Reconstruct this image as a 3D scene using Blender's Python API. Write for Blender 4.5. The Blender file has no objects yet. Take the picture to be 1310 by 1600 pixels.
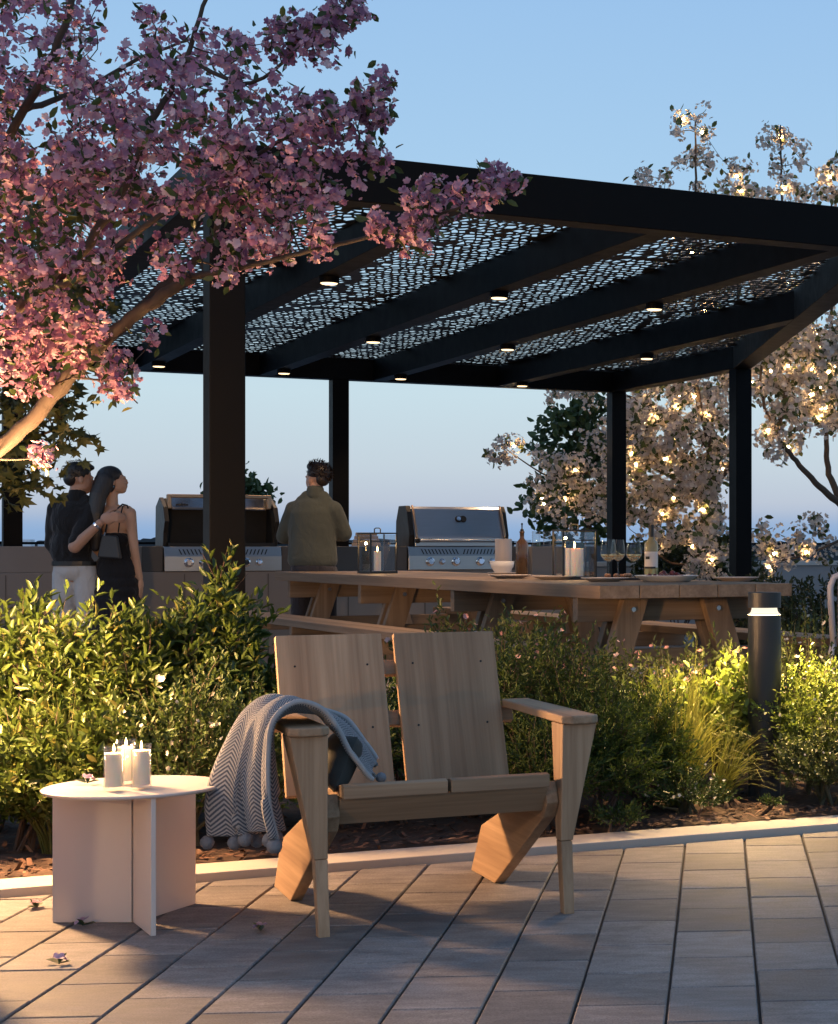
import bpy, bmesh, math, random
import numpy as np
from mathutils import Vector, Matrix

random.seed(7)
RNG = np.random.default_rng(11)
R = math.radians
scene = bpy.context.scene
COL = scene.collection

# ------------------------------------------------------------------ camera
FPX, CPX, HPY, EYE = 2900.0, 1380.0, 854.0, 1.10     # focal length, principal column, horizon row, eye height
cam_data = bpy.data.cameras.new('camera')
cam = bpy.data.objects.new('camera', cam_data)
COL.objects.link(cam)
cam.location = (0, 0, EYE)
cam.rotation_euler = (R(90), 0, 0)
cam_data.sensor_fit = 'HORIZONTAL'
cam_data.sensor_width = 36.0
cam_data.lens = 36.0 * FPX / 1310.0
cam_data.shift_x = -(CPX - 655.0) / 1310.0
cam_data.shift_y = (HPY - 800.0) / 1310.0
cam_data.clip_start = 0.05
cam_data.clip_end = 60000
scene.camera = cam

# ------------------------------------------------------------------ sky
world = bpy.data.worlds.new('World')
scene.world = world
world.use_nodes = True
wn = world.node_tree
wn.nodes.clear()
w_out = wn.nodes.new('ShaderNodeOutputWorld')
w_bg = wn.nodes.new('ShaderNodeBackground')
w_tc = wn.nodes.new('ShaderNodeTexCoord')
w_sep = wn.nodes.new('ShaderNodeSeparateXYZ')
w_map = wn.nodes.new('ShaderNodeMapRange')
w_map.inputs['From Min'].default_value = -0.02
w_map.inputs['From Max'].default_value = 1.0
w_ramp = wn.nodes.new('ShaderNodeValToRGB')
def el(deg): return (math.sin(R(deg)) + 0.02) / 1.02
SKY = [(-1.1, (0.22, 0.34, 0.55)), (0.55, (0.27, 0.43, 0.68)), (0.85, (0.37, 0.48, 0.66)), (1.25, (0.485, 0.56, 0.68)),
       (2.4, (0.54, 0.645, 0.735)), (4.6, (0.56, 0.72, 0.81)), (7.5, (0.46, 0.67, 0.84)), (11, (0.38, 0.60, 0.84)), (16.5, (0.315, 0.53, 0.82)),
       (35, (0.235, 0.40, 0.68)), (90, (0.17, 0.30, 0.53))]
cr = w_ramp.color_ramp
cr.elements[0].position = el(SKY[0][0]); cr.elements[0].color = (*SKY[0][1], 1)
cr.elements[1].position = el(SKY[-1][0]); cr.elements[1].color = (*SKY[-1][1], 1)
for d, c in SKY[1:-1]:
    e = cr.elements.new(el(d)); e.color = (*c, 1)
w_sky = wn.nodes.new('ShaderNodeTexSky')
w_sky.sky_type = 'NISHITA'
w_sky.sun_disc = False
w_sky.sun_elevation = R(2.0)
w_sky.sun_rotation = R(215)
w_nsc = wn.nodes.new('ShaderNodeMix'); w_nsc.data_type = 'RGBA'; w_nsc.blend_type = 'MULTIPLY'
w_nsc.inputs[0].default_value = 1.0
w_nsc.inputs[7].default_value = (0.10, 0.10, 0.10, 1)
w_mix = wn.nodes.new('ShaderNodeMix'); w_mix.data_type = 'RGBA'; w_mix.blend_type = 'ADD'
w_mix.inputs[0].default_value = 0.12
wn.links.new(w_tc.outputs['Generated'], w_sep.inputs[0])
wn.links.new(w_sep.outputs['Z'], w_map.inputs['Value'])
wn.links.new(w_map.outputs['Result'], w_ramp.inputs['Fac'])
wn.links.new(w_sky.outputs['Color'], w_nsc.inputs[6])
wn.links.new(w_ramp.outputs['Color'], w_mix.inputs[6])
wn.links.new(w_nsc.outputs[2], w_mix.inputs[7])
wn.links.new(w_mix.outputs[2], w_bg.inputs['Color'])
w_bg.inputs['Strength'].default_value = 1.0
wn.links.new(w_bg.outputs['Background'], w_out.inputs['Surface'])

# weak after-sunset glow from behind the camera, left
sun_data = bpy.data.lights.new('sun', 'SUN')
sun_data.energy = 0.12
sun_data.angle = R(12)
sun_data.color = (1.0, 0.72, 0.52)
sun = bpy.data.objects.new('sun', sun_data)
COL.objects.link(sun)
sun.location = (-6, -4, 8)
sun.rotation_euler = (R(72), 0, R(-35))

scene.view_settings.view_transform = 'Standard'
scene.view_settings.look = 'None'
scene.view_settings.exposure = 0.0
scene.view_settings.gamma = 1.0
scene.cycles.max_bounces = 8
scene.cycles.diffuse_bounces = 3
scene.cycles.glossy_bounces = 4
scene.cycles.transmission_bounces = 8
scene.cycles.transparent_max_bounces = 12
scene.cycles.sample_clamp_indirect = 4.0
scene.cycles.use_light_tree = True

# ------------------------------------------------------------------ survey helpers
def P(px, py, Y):
    """point at depth Y that the survey photo saw at column px, row py"""
    return Vector(((px - CPX) * Y / FPX, Y, EYE - (py - HPY) * Y / FPX))
def PZ(px, z, Y):
    return Vector(((px - CPX) * Y / FPX, Y, z))
def G(px, py, z=0.0):
    """point on the level z"""
    Y = (EYE - z) * FPX / (py - HPY)
    return P(px, py, Y)

# ------------------------------------------------------------------ materials
MATS = {}
def nt(name):
    m = bpy.data.materials.new(name); m.use_nodes = True
    t = m.node_tree
    return m, t, t.nodes['Principled BSDF']
def L(t, a, b): t.links.new(a, b)
def mixrgb(t, fac, a, b, mode='MIX'):
    n = t.nodes.new('ShaderNodeMix'); n.data_type = 'RGBA'; n.blend_type = mode
    for i, v in ((0, fac), (6, a), (7, b)):
        if hasattr(v, 'node'): L(t, v, n.inputs[i])
        else: n.inputs[i].default_value = v if i == 0 else (*v, 1)
    return n.outputs[2]
def noise(t, vec, scale, detail=4, rough=0.55, distort=0.0):
    n = t.nodes.new('ShaderNodeTexNoise')
    n.inputs['Scale'].default_value = scale; n.inputs['Detail'].default_value = detail
    n.inputs['Roughness'].default_value = rough; n.inputs['Distortion'].default_value = distort
    if vec is not None: L(t, vec, n.inputs['Vector'])
    return n.outputs['Fac']
def objvec(t, scale=(1, 1, 1)):
    tc = t.nodes.new('ShaderNodeTexCoord'); mp = t.nodes.new('ShaderNodeMapping')
    mp.inputs['Scale'].default_value = scale
    L(t, tc.outputs['Object'], mp.inputs['Vector'])
    return mp.outputs['Vector']
def ramp(t, fac, p0, p1, c0=(0, 0, 0), c1=(1, 1, 1)):
    n = t.nodes.new('ShaderNodeValToRGB')
    n.color_ramp.elements[0].position = p0; n.color_ramp.elements[0].color = (*c0, 1)
    n.color_ramp.elements[1].position = p1; n.color_ramp.elements[1].color = (*c1, 1)
    L(t, fac, n.inputs['Fac'])
    return n.outputs['Color']
def bump(t, b, height, strength, dist=0.01):
    n = t.nodes.new('ShaderNodeBump'); n.inputs['Strength'].default_value = strength
    n.inputs['Distance'].default_value = dist
    L(t, height, n.inputs['Height']); L(t, n.outputs['Normal'], b.inputs['Normal'])
def basic(name, c1, c2=None, scale=8.0, rough=0.6, metal=0.0, bs=0.0, bscale=60.0, stretch=(1, 1, 1), spec=0.5, coat=0.0):
    if name in MATS: return MATS[name]
    m, t, b = nt(name)
    v = objvec(t, stretch)
    if c2 is not None:
        L(t, mixrgb(t, noise(t, v, scale, 5, 0.6), c1, c2), b.inputs['Base Color'])
    else: b.inputs['Base Color'].default_value = (*c1, 1)
    rn = t.nodes.new('ShaderNodeMapRange')
    rn.inputs['To Min'].default_value = max(0, rough - 0.08); rn.inputs['To Max'].default_value = min(1, rough + 0.08)
    L(t, noise(t, v, scale * 2.3, 3), rn.inputs['Value']); L(t, rn.outputs['Result'], b.inputs['Roughness'])
    b.inputs['Metallic'].default_value = metal
    b.inputs['Specular IOR Level'].default_value = spec
    b.inputs['Coat Weight'].default_value = coat
    if bs: bump(t, b, noise(t, v, bscale, 4), bs, 0.004)
    MATS[name] = m
    return m
def wood(name, dark, light, axis, rough=0.62, grain=1.0):
    if name in MATS: return MATS[name]
    m, t, b = nt(name)
    s = [30 * grain] * 3; s[axis] = 0.9 * grain
    oi = t.nodes.new('ShaderNodeObjectInfo')
    tc = t.nodes.new('ShaderNodeTexCoord'); mp = t.nodes.new('ShaderNodeMapping')
    mp.inputs['Scale'].default_value = s
    cmb = t.nodes.new('ShaderNodeCombineXYZ'); mul = t.nodes.new('ShaderNodeMath'); mul.operation = 'MULTIPLY'
    mul.inputs[1].default_value = 37.0
    L(t, oi.outputs['Random'], mul.inputs[0])
    for i in range(3): L(t, mul.outputs[0], cmb.inputs[i])
    L(t, tc.outputs['Object'], mp.inputs['Vector']); L(t, cmb.outputs[0], mp.inputs['Location'])
    v = mp.outputs['Vector']
    f1 = noise(t, v, 0.55, 3, 0.5, 0.0)
    f2 = noise(t, v, 2.8, 4, 0.6, 0.0)
    col = mixrgb(t, ramp(t, f1, 0.30, 0.72), dark, light)
    col = mixrgb(t, ramp(t, f2, 0.46, 0.75, (1, 1, 1), (0.62, 0.58, 0.54)), col, col)
    fine = t.nodes.new('ShaderNodeMix'); fine.data_type = 'RGBA'; fine.blend_type = 'MULTIPLY'; fine.inputs[0].default_value = 0.55
    L(t, col, fine.inputs[6]); L(t, ramp(t, f2, 0.40, 0.70, (1.0, 1.0, 1.0), (0.62, 0.57, 0.52)), fine.inputs[7])
    hs = t.nodes.new('ShaderNodeHueSaturation')
    mr = t.nodes.new('ShaderNodeMapRange'); mr.inputs['To Min'].default_value = 0.82; mr.inputs['To Max'].default_value = 1.15
    L(t, oi.outputs['Random'], mr.inputs['Value']); L(t, mr.outputs['Result'], hs.inputs['Value'])
    L(t, fine.outputs[2], hs.inputs['Color'])
    L(t, hs.outputs['Color'], b.inputs['Base Color'])
    b.inputs['Roughness'].default_value = rough
    b.inputs['Specular IOR Level'].default_value = 0.35
    bump(t, b, f2, 0.12, 0.0015)
    MATS[name] = m
    return m
def emit(name, color, strength):
    if name in MATS: return MATS[name]
    m = bpy.data.materials.new(name); m.use_nodes = True
    t = m.node_tree; t.nodes.clear()
    o = t.nodes.new('ShaderNodeOutputMaterial'); e = t.nodes.new('ShaderNodeEmission')
    e.inputs['Color'].default_value = (*color, 1); e.inputs['Strength'].default_value = strength
    L(t, e.outputs[0], o.inputs['Surface'])
    MATS[name] = m
    return m
def glass(name, tint=(1, 1, 1), thin=True, rough=0.0):
    """thin clear pane: mostly see-through with a fresnel sheen"""
    if name in MATS: return MATS[name]
    m = bpy.data.materials.new(name); m.use_nodes = True
    t = m.node_tree; t.nodes.clear()
    o = t.nodes.new('ShaderNodeOutputMaterial')
    tr = t.nodes.new('ShaderNodeBsdfTransparent'); tr.inputs['Color'].default_value = (*tint, 1)
    gl = t.nodes.new('ShaderNodeBsdfGlossy'); gl.inputs['Roughness'].default_value = 0.02 + rough
    lw = t.nodes.new('ShaderNodeLayerWeight'); lw.inputs['Blend'].default_value = 0.5
    pw = t.nodes.new('ShaderNodeMath'); pw.operation = 'POWER'; pw.inputs[1].default_value = 3.5
    fr = t.nodes.new('ShaderNodeMath'); fr.operation = 'MULTIPLY_ADD'; fr.inputs[1].default_value = 0.55; fr.inputs[2].default_value = 0.035
    L(t, lw.outputs['Facing'], pw.inputs[0]); L(t, pw.outputs[0], fr.inputs[0])
    mx = t.nodes.new('ShaderNodeMixShader')
    L(t, fr.outputs[0], mx.inputs[0]); L(t, tr.outputs[0], mx.inputs[1]); L(t, gl.outputs[0], mx.inputs[2])
    L(t, mx.outputs[0], o.inputs['Surface'])
    MATS[name] = m
    return m
def foliage(name, c1, c2, c3=None, rough=0.5, trans=0.35, tcol=None, spec=0.4):
    """leaf or petal: colour differs from piece to piece, some light passes through"""
    if name in MATS: return MATS[name]
    m = bpy.data.materials.new(name); m.use_nodes = True
    t = m.node_tree; b = t.nodes['Principled BSDF']; o = t.nodes['Material Output']
    g = t.nodes.new('ShaderNodeNewGeometry')
    rp = t.nodes.new('ShaderNodeValToRGB')
    rp.color_ramp.elements[0].color = (*c1, 1); rp.color_ramp.elements[1].color = (*c2, 1)
    if c3:
        rp.color_ramp.elements[1].position = 0.9
        e = rp.color_ramp.elements.new(0.97); e.color = (*c3, 1)
    L(t, g.outputs['Random Per Island'], rp.inputs['Fac'])
    L(t, rp.outputs['Color'], b.inputs['Base Color'])
    b.inputs['Roughness'].default_value = rough
    b.inputs['Specular IOR Level'].default_value = spec
    tl = t.nodes.new('ShaderNodeBsdfTranslucent')
    mulc = mixrgb(t, 1.0, rp.outputs['Color'], tcol or (1, 1, 1), 'MULTIPLY')
    L(t, mulc, tl.inputs['Color'])
    mx = t.nodes.new('ShaderNodeMixShader'); mx.inputs[0].default_value = trans
    L(t, b.outputs[0], mx.inputs[1]); L(t, tl.outputs[0], mx.inputs[2]); L(t, mx.outputs[0], o.inputs['Surface'])
    MATS[name] = m
    return m

# ------------------------------------------------------------------ objects
def link(o, parent=None):
    COL.objects.link(o)
    if parent is not None: o.parent = parent
    return o
def tag(o, label=None, cat=None, group=None, kind=None):
    if label: o['label'] = label
    if cat: o['category'] = cat
    if group: o['group'] = group
    if kind: o['kind'] = kind
    return o
def thing(name, label, cat, loc=(0, 0, 0), rz=0.0, group=None):
    o = bpy.data.objects.new(name, None)
    o.empty_display_size = 0.1
    link(o); o.location = loc; o.rotation_euler = (0, 0, rz)
    return tag(o, label, cat, group)
def dup(root, loc, rz=None, label=None, group=None):
    def cp(o, par):
        c = o.copy(); COL.objects.link(c); c.parent = par
        for ch in [x for x in bpy.data.objects if x.parent == o]: cp(ch, c)
        return c
    r = cp(root, None)
    r.location = loc
    if rz is not None: r.rotation_euler = (0, 0, rz)
    if label: r['label'] = label
    if group: r['group'] = group
    return r

class MB:
    """collects closed shapes into one mesh"""
    def __init__(self): self.v = []; self.f = []
    def add(self, vs, fs):
        o = len(self.v); self.v += [tuple(x) for x in vs]; self.f += [tuple(i + o for i in f) for f in fs]; return self
    def box(self, c, s, rot=None):
        x, y, z = (k / 2 for k in s)
        vs = [Vector((a * x, b * y, d * z)) for d in (-1, 1) for b in (-1, 1) for a in (-1, 1)]
        if rot is not None:
            M = rot if isinstance(rot, Matrix) else Matrix.Rotation(rot, 3, 'Z')
            vs = [M @ q for q in vs]
        vs = [q + Vector(c) for q in vs]
        return self.add(vs, [(0, 2, 3, 1), (4, 5, 7, 6), (0, 1, 5, 4), (2, 6, 7, 3), (0, 4, 6, 2), (1, 3, 7, 5)])
    def hexa(self, lo, hi):
        n = len(lo)
        fs = [tuple(range(n - 1, -1, -1)), tuple(range(n, 2 * n))]
        fs += [(i, (i + 1) % n, n + (i + 1) % n, n + i) for i in range(n)]
        return self.add(list(lo) + list(hi), fs)
    def prism(self, poly, z0, z1):
        a = sum(poly[i][0] * poly[(i + 1) % len(poly)][1] - poly[(i + 1) % len(poly)][0] * poly[i][1] for i in range(len(poly)))
        if a < 0: poly = poly[::-1]
        return self.hexa([(x, y, z0) for x, y in poly], [(x, y, z1) for x, y in poly])
    def xprism(self, poly, x0, x1):
        """polygon in (y, z) extruded along x"""
        a = sum(poly[i][0] * poly[(i + 1) % len(poly)][1] - poly[(i + 1) % len(poly)][0] * poly[i][1] for i in range(len(poly)))
        if a < 0: poly = poly[::-1]
        return self.hexa([(x0, y, z) for y, z in poly], [(x1, y, z) for y, z in poly])
    def lathe(self, prof, c=(0, 0, 0), n=24, cap=True):
        vs = []; fs = []
        for r, z in prof:
            for k in range(n):
                a = 2 * math.pi * k / n
                vs.append((c[0] + r * math.cos(a), c[1] + r * math.sin(a), c[2] + z))
        m = len(prof)
        for i in range(m - 1):
            for k in range(n):
                fs.append((i * n + k, i * n + (k + 1) % n, (i + 1) * n + (k + 1) % n, (i + 1) * n + k))
        if cap:
            if prof[0][0] > 1e-5: fs.append(tuple(range(n - 1, -1, -1)))
            if prof[-1][0] > 1e-5: fs.append(tuple(range((m - 1) * n, m * n)))
        return self.add(vs, fs)
    def tube(self, pts, rad, n=6, cap=True):
        pts = [Vector(p) for p in pts]
        if not hasattr(rad, '__len__'): rad = [rad] * len(pts)
        vs = []; fs = []
        up = Vector((0, 0, 1))
        prev = None
        for i, p in enumerate(pts):
            d = (pts[min(i + 1, len(pts) - 1)] - pts[max(i - 1, 0)])
            d = d.normalized() if d.length > 1e-9 else Vector((0, 0, 1))
            if prev is None:
                x = d.cross(up)
                if x.length < 0.1: x = d.cross(Vector((1, 0, 0)))
                x.normalize()
            else:
                x = prev - d * prev.dot(d)
                x = x.normalized() if x.length > 1e-6 else d.orthogonal().normalized()
            prev = x
            y = d.cross(x)
            for k in range(n):
                a = 2 * math.pi * k / n
                vs.append(p + (x * math.cos(a) + y * math.sin(a)) * rad[i])
        for i in range(len(pts) - 1):
            for k in range(n):
                fs.append((i * n + k, i * n + (k + 1) % n, (i + 1) * n + (k + 1) % n, (i + 1) * n + k))
        if cap:
            fs.append(tuple(range(n - 1, -1, -1))); fs.append(tuple(range((len(pts) - 1) * n, len(pts) * n)))
        return self.add(vs, fs)
    def ball(self, c, r, n=10, m=7, s=(1, 1, 1), M=None):
        vs = [Vector((0, 0, -1))]; fs = []
        for j in range(1, m):
            b = -math.pi / 2 + math.pi * j / m
            for k in range(n):
                a = 2 * math.pi * k / n
                vs.append(Vector((math.cos(b) * math.cos(a), math.cos(b) * math.sin(a), math.sin(b))))
        vs.append(Vector((0, 0, 1)))
        last = len(vs) - 1
        for k in range(n):
            fs.append((0, 1 + (k + 1) % n, 1 + k))
            fs.append((last, last - n + k, last - n + (k + 1) % n))
        for j in range(m - 2):
            for k in range(n):
                a = 1 + j * n; fs.append((a + k, a + (k + 1) % n, a + n + (k + 1) % n, a + n + k))
        out = []
        for q in vs:
            q = Vector((q.x * r * s[0], q.y * r * s[1], q.z * r * s[2]))
            if M is not None: q = M @ q
            out.append(q + Vector(c))
        return self.add(out, fs)
    def mesh(self, name):
        me = bpy.data.meshes.new(name); me.from_pydata(self.v, [], self.f); me.update(); return me
    def build(self, name, mat, parent=None, smooth=False, bevel=0.0, seg=2):
        me = self.mesh(name)
        if mat: me.materials.append(mat)
        o = link(bpy.data.objects.new(name, me), parent)
        if smooth:
            me.polygons.foreach_set('use_smooth', [True] * len(me.polygons))
        if bevel:
            b = o.modifiers.new('bevel', 'BEVEL'); b.width = bevel; b.segments = seg; b.limit_method = 'ANGLE'; b.angle_limit = R(40)
        return o

def np_mesh(name, V, Fc, mat, parent=None, smooth=False):
    """V (n,3), Fc (m,k) -> mesh object"""
    V = np.ascontiguousarray(V, dtype=np.float32); Fc = np.ascontiguousarray(Fc, dtype=np.int32)
    me = bpy.data.meshes.new(name)
    m, k = Fc.shape
    me.vertices.add(len(V)); me.vertices.foreach_set('co', V.ravel())
    me.loops.add(m * k); me.loops.foreach_set('vertex_index', Fc.ravel())
    me.polygons.add(m); me.polygons.foreach_set('loop_start', np.arange(0, m * k, k, dtype=np.int32))
    me.update(calc_edges=True); me.validate()
    if smooth: me.polygons.foreach_set('use_smooth', np.ones(m, dtype=bool))
    me.materials.append(mat)
    return link(bpy.data.objects.new(name, me), parent)
def unit(a): return a / np.maximum(np.linalg.norm(a, axis=-1, keepdims=True), 1e-9)
def frames(d, ref=None):
    """axes for pieces that point along d, faces turned roughly to ref"""
    d = unit(d)
    if ref is None: ref = RNG.normal(size=d.shape)
    x = unit(np.cross(d, ref)); z = np.cross(x, d)
    return x, d, z
def scatter(name, T, Fc, pos, d, scale, mat, parent=None, ref=None):
    T = np.asarray(T, float); Fc = np.asarray(Fc)
    X, Y, Z = frames(d, ref)
    s = np.asarray(scale, float)
    if s.ndim == 1: s = s[:, None]
    n = len(pos)
    TV = T[None] * (s[:, None, :] if s.shape[1] == 3 else s[:, None, :])
    V = pos[:, None, :] + TV[..., 0:1] * X[:, None] + TV[..., 1:2] * Y[:, None] + TV[..., 2:3] * Z[:, None]
    FF = (Fc[None] + (np.arange(n) * len(T))[:, None, None]).reshape(-1, Fc.shape[1])
    return np_mesh(name, V.reshape(-1, 3), FF, mat, parent)
# templates: unit-length leaf along y, folded on its midrib
LEAF = [(0, 0, 0), (.5, .32, .10), (.46, .68, .06), (0, 1, -.10), (-.46, .68, .06), (-.5, .32, .10)]
LEAF_F = [(0, 1, 2, 3), (0, 3, 4, 5)]
def petals(n=5, cup=0.42, wid=0.78):
    V = [(0, 0, 0)]; Fc = []
    for k in range(n):
        a = 2 * math.pi * k / n
        def q(r, w, h): return (r * math.cos(a) - w * math.sin(a), h, r * math.sin(a) + w * math.cos(a))
        b = len(V)
        V += [q(.58, -wid * .58, cup * .62), q(.98, -wid * .34, cup), q(.98, wid * .34, cup * 1.12), q(.58, wid * .58, cup * .55)]
        Fc += [(0, b, b + 1, b + 3), (b + 1, b + 2, b + 3, b + 3)]
    # triangles only
    T = []
    for k in range(n):
        b = 1 + 4 * k
        T += [(0, b, b + 3), (b, b + 1, b + 3), (b + 1, b + 2, b + 3)]
    return V, T
FLOWER, FLOWER_F = petals()
MAPLE = []
for k, (a, r) in enumerate([(-90, .12), (-50, .50), (-20, .34), (8, .82), (32, .42), (62, .72), (76, .55), (90, 1.08), (104, .55), (118, .72), (148, .42), (172, .82), (200, .34), (230, .50)]):
    MAPLE.append((r * .62 * math.cos(R(a)), .42 + r * .58 * math.sin(R(a)), .10 * math.cos(R(3 * a))))
MAPLE_V = [(0, .42, 0.03)] + MAPLE
MAPLE_F = [(0, 1 + i, 1 + (i + 1) % len(MAPLE)) for i in range(len(MAPLE))]
# ================================================================== the setting
KA = R(28.1)                                   # kerb direction
KU = Vector((math.cos(KA), math.sin(KA))); KN = Vector((-math.sin(KA), math.cos(KA)))
K0 = Vector((-2.762, 5.805))                   # a point on the kerb's front edge
def kside(x, y): return (Vector((x, y)) - K0).dot(KN)     # > 0: beyond the kerb's front edge
def kpt(s, n): q = K0 + KU * s + KN * n; return (q.x, q.y)

# --- paving
def paver_material():
    m, t, b = nt('paver_stone')
    oi = t.nodes.new('ShaderNodeObjectInfo')
    tc = t.nodes.new('ShaderNodeTexCoord')
    v = tc.outputs['Object']
    cmb = t.nodes.new('ShaderNodeCombineXYZ'); ml = t.nodes.new('ShaderNodeMath'); ml.operation = 'MULTIPLY'; ml.inputs[1].default_value = 53.0
    L(t, oi.outputs['Random'], ml.inputs[0])
    for i in range(3): L(t, ml.outputs[0], cmb.inputs[i])
    ad = t.nodes.new('ShaderNodeVectorMath'); ad.operation = 'ADD'
    L(t, v, ad.inputs[0]); L(t, cmb.outputs[0], ad.inputs[1])
    mp = t.nodes.new('ShaderNodeMapping'); mp.inputs['Scale'].default_value = (1.0, 3.2, 1.0)
    L(t, ad.outputs[0], mp.inputs['Vector'])
    base = ramp(t, oi.outputs['Random'], 0.0, 1.0, (0.20, 0.182, 0.170), (0.32, 0.292, 0.275))
    cloud = noise(t, mp.outputs['Vector'], 7.0, 6, 0.65, 0.5)
    c = mixrgb(t, 0.85, base, ramp(t, cloud, 0.32, 0.72, (0.50, 0.49, 0.50), (1.18, 1.18, 1.18)), 'MULTIPLY')
    grit = noise(t, ad.outputs[0], 190.0, 3, 0.7)
    wt = t.nodes.new('ShaderNodeNewGeometry')
    stain = noise(t, wt.outputs['Position'], 2.6, 5, 0.62, 0.6)
    c = mixrgb(t, 0.7, c, ramp(t, stain, 0.36, 0.66, (0.74, 0.73, 0.74), (1.10, 1.09, 1.08)), 'MULTIPLY')
    c = mixrgb(t, 0.75, c, ramp(t, grit, 0.30, 0.62, (0.45, 0.43, 0.42), (1.05, 1.05, 1.05)), 'MULTIPLY')
    L(t, c, b.inputs['Base Color'])
    L(t, ramp(t, cloud, 0.3, 0.8, (0.62, 0.62, 0.62), (0.82, 0.82, 0.82)), b.inputs['Roughness'])
    b.inputs['Specular IOR Level'].default_value = 0.35
    bump(t, b, grit, 0.35, 0.0015)
    return m
M_PAVER = paver_material()
M_JOINT = basic('joint_sand', (0.018, 0.016, 0.015), (0.035, 0.03, 0.028), 60, 0.95)
pd = Vector((-0.0886, 0.996)); pd.normalize()
pe = Vector((pd.y, -pd.x))
PO = Vector((-0.501, 4.276)); PW, PL = 0.2191, 0.336
patio = thing('patio', 'patio of long grey-brown stone pavers in a running bond', 'patio')
patio['kind'] = 'structure'
base = MB()
base.prism([(-14, -6), (14, -6), kpt(19, 0.05), kpt(-13, 0.05)], -0.25, -0.010)
base.build('bedding', M_JOINT, patio)
def clip_half(poly):
    out = []
    for i in range(len(poly)):
        a, b = poly[i], poly[(i + 1) % len(poly)]
        da, db = kside(*a) + 0.012, kside(*b) + 0.012
        if da <= 0: out.append(a)
        if da * db < 0:
            q = da / (da - db); out.append((a[0] + (b[0] - a[0]) * q, a[1] + (b[1] - a[1]) * q))
    return out
def paver_shape(mb, poly, z=0.0, th=0.05, ch=0.0035):
    c = Vector((sum(p[0] for p in poly) / len(poly), sum(p[1] for p in poly) / len(poly)))
    a = sum(poly[i][0] * poly[(i + 1) % len(poly)][1] - poly[(i + 1) % len(poly)][0] * poly[i][1] for i in range(len(poly)))
    if a < 0: poly = poly[::-1]
    n = len(poly)
    inner = []
    for i in range(n):
        p = Vector(poly[i]); e1 = (Vector(poly[i]) - Vector(poly[i - 1])); e2 = (Vector(poly[(i + 1) % n]) - Vector(poly[i]))
        if e1.length < 1e-6 or e2.length < 1e-6: inner.append(tuple(p)); continue
        e1.normalize(); e2.normalize()
        w = Vector((-e1.y - e2.y, e1.x + e2.x))
        w = w.normalized() * ch * 1.35 if w.length > 1e-6 else Vector((0, 0))
        inner.append(tuple(p + w))
    vs = [(x, y, z - th) for x, y in poly] + [(x, y, z - ch) for x, y in poly] + [(x, y, z) for x, y in inner]
    fs = [tuple(range(2 * n, 3 * n))]
    for i in range(n):
        j = (i + 1) % n
        fs += [(i, j, n + j, n + i), (n + i, n + j, 2 * n + j, 2 * n + i)]
    mb.add(vs, fs)
rot_p = math.atan2(pe.y, pe.x)
gw, gl = 0.0033, 0.0034                        # half joints
full = []
for k in range(3):
    q = MB(); jit = [random.uniform(-.0006, .0006) for _ in range(8)]
    paver_shape(q, [(-PW / 2 + gw + jit[0], -PL / 2 + gl + jit[1]), (PW / 2 - gw + jit[2], -PL / 2 + gl + jit[3]),
                    (PW / 2 - gw + jit[4], PL / 2 - gl + jit[5]), (-PW / 2 + gw + jit[6], PL / 2 - gl + jit[7])])
    me = q.mesh('paver'); me.materials.append(M_PAVER); full.append(me)
rest = MB(); n_pav = 0
for i in range(-46, 40):
    for j in range(-20, 26):
        c = PO + pe * ((i + 0.5) * PW) + pd * (0.0176 + (j + (0.5 if i % 2 else 0.0)) * PL + PL / 2)
        poly = [c + pe * (sx * (PW / 2 - gw)) + pd * (sy * (PL / 2 - gl)) for sx, sy in ((-1, -1), (1, -1), (1, 1), (-1, 1))]
        poly = [(p.x, p.y) for p in poly]
        ks = [kside(*p) + 0.012 for p in poly]
        if min(ks) > -0.004: continue
        if not (-9.5 < c.x < 5 and -1.5 < c.y < 10.5): continue
        px = CPX + c.x * FPX / max(c.y, 0.5)
        near = c.y > 3.95 and -130 < px < 1450
        if max(ks) > 0:
            poly = clip_half(poly)
            if len(poly) < 3: continue
        dz = random.uniform(-0.0012, 0.0012)
        if not near:
            paver_shape(rest, poly, dz); continue
        n_pav += 1
        if max(ks) <= 0:
            o = link(bpy.data.objects.new('paver', random.choice(full)), patio)
        else:
            q = MB(); paver_shape(q, [tuple(Matrix.Rotation(-rot_p, 2) @ (Vector(p) - c)) for p in poly])
            o = q.build('paver', M_PAVER, patio)
        o.location = (c.x, c.y, dz); o.rotation_euler = (random.uniform(-.0015, .0015), random.uniform(-.0015, .0015), rot_p)
o = rest.build('far_pavers', M_PAVER, patio); tag(o, kind='stuff')

# --- kerb
M_KERB = basic('kerb_stone', (0.40, 0.355, 0.31), (0.47, 0.425, 0.375), 14, 0.8, bs=0.2, bscale=220)
KH, KW = 0.028, 0.20
q = MB()
q.hexa([(*kpt(-13, 0), -0.2), (*kpt(19, 0), -0.2), (*kpt(19, KW), -0.2), (*kpt(-13, KW), -0.2)],
       [(*kpt(-13, 0), KH), (*kpt(19, 0), KH), (*kpt(19, KW), KH), (*kpt(-13, KW), KH)])
tag(q.build('kerb', M_KERB, bevel=0.004), 'low pale stone kerb between patio and planting bed', 'kerb', kind='structure')

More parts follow.
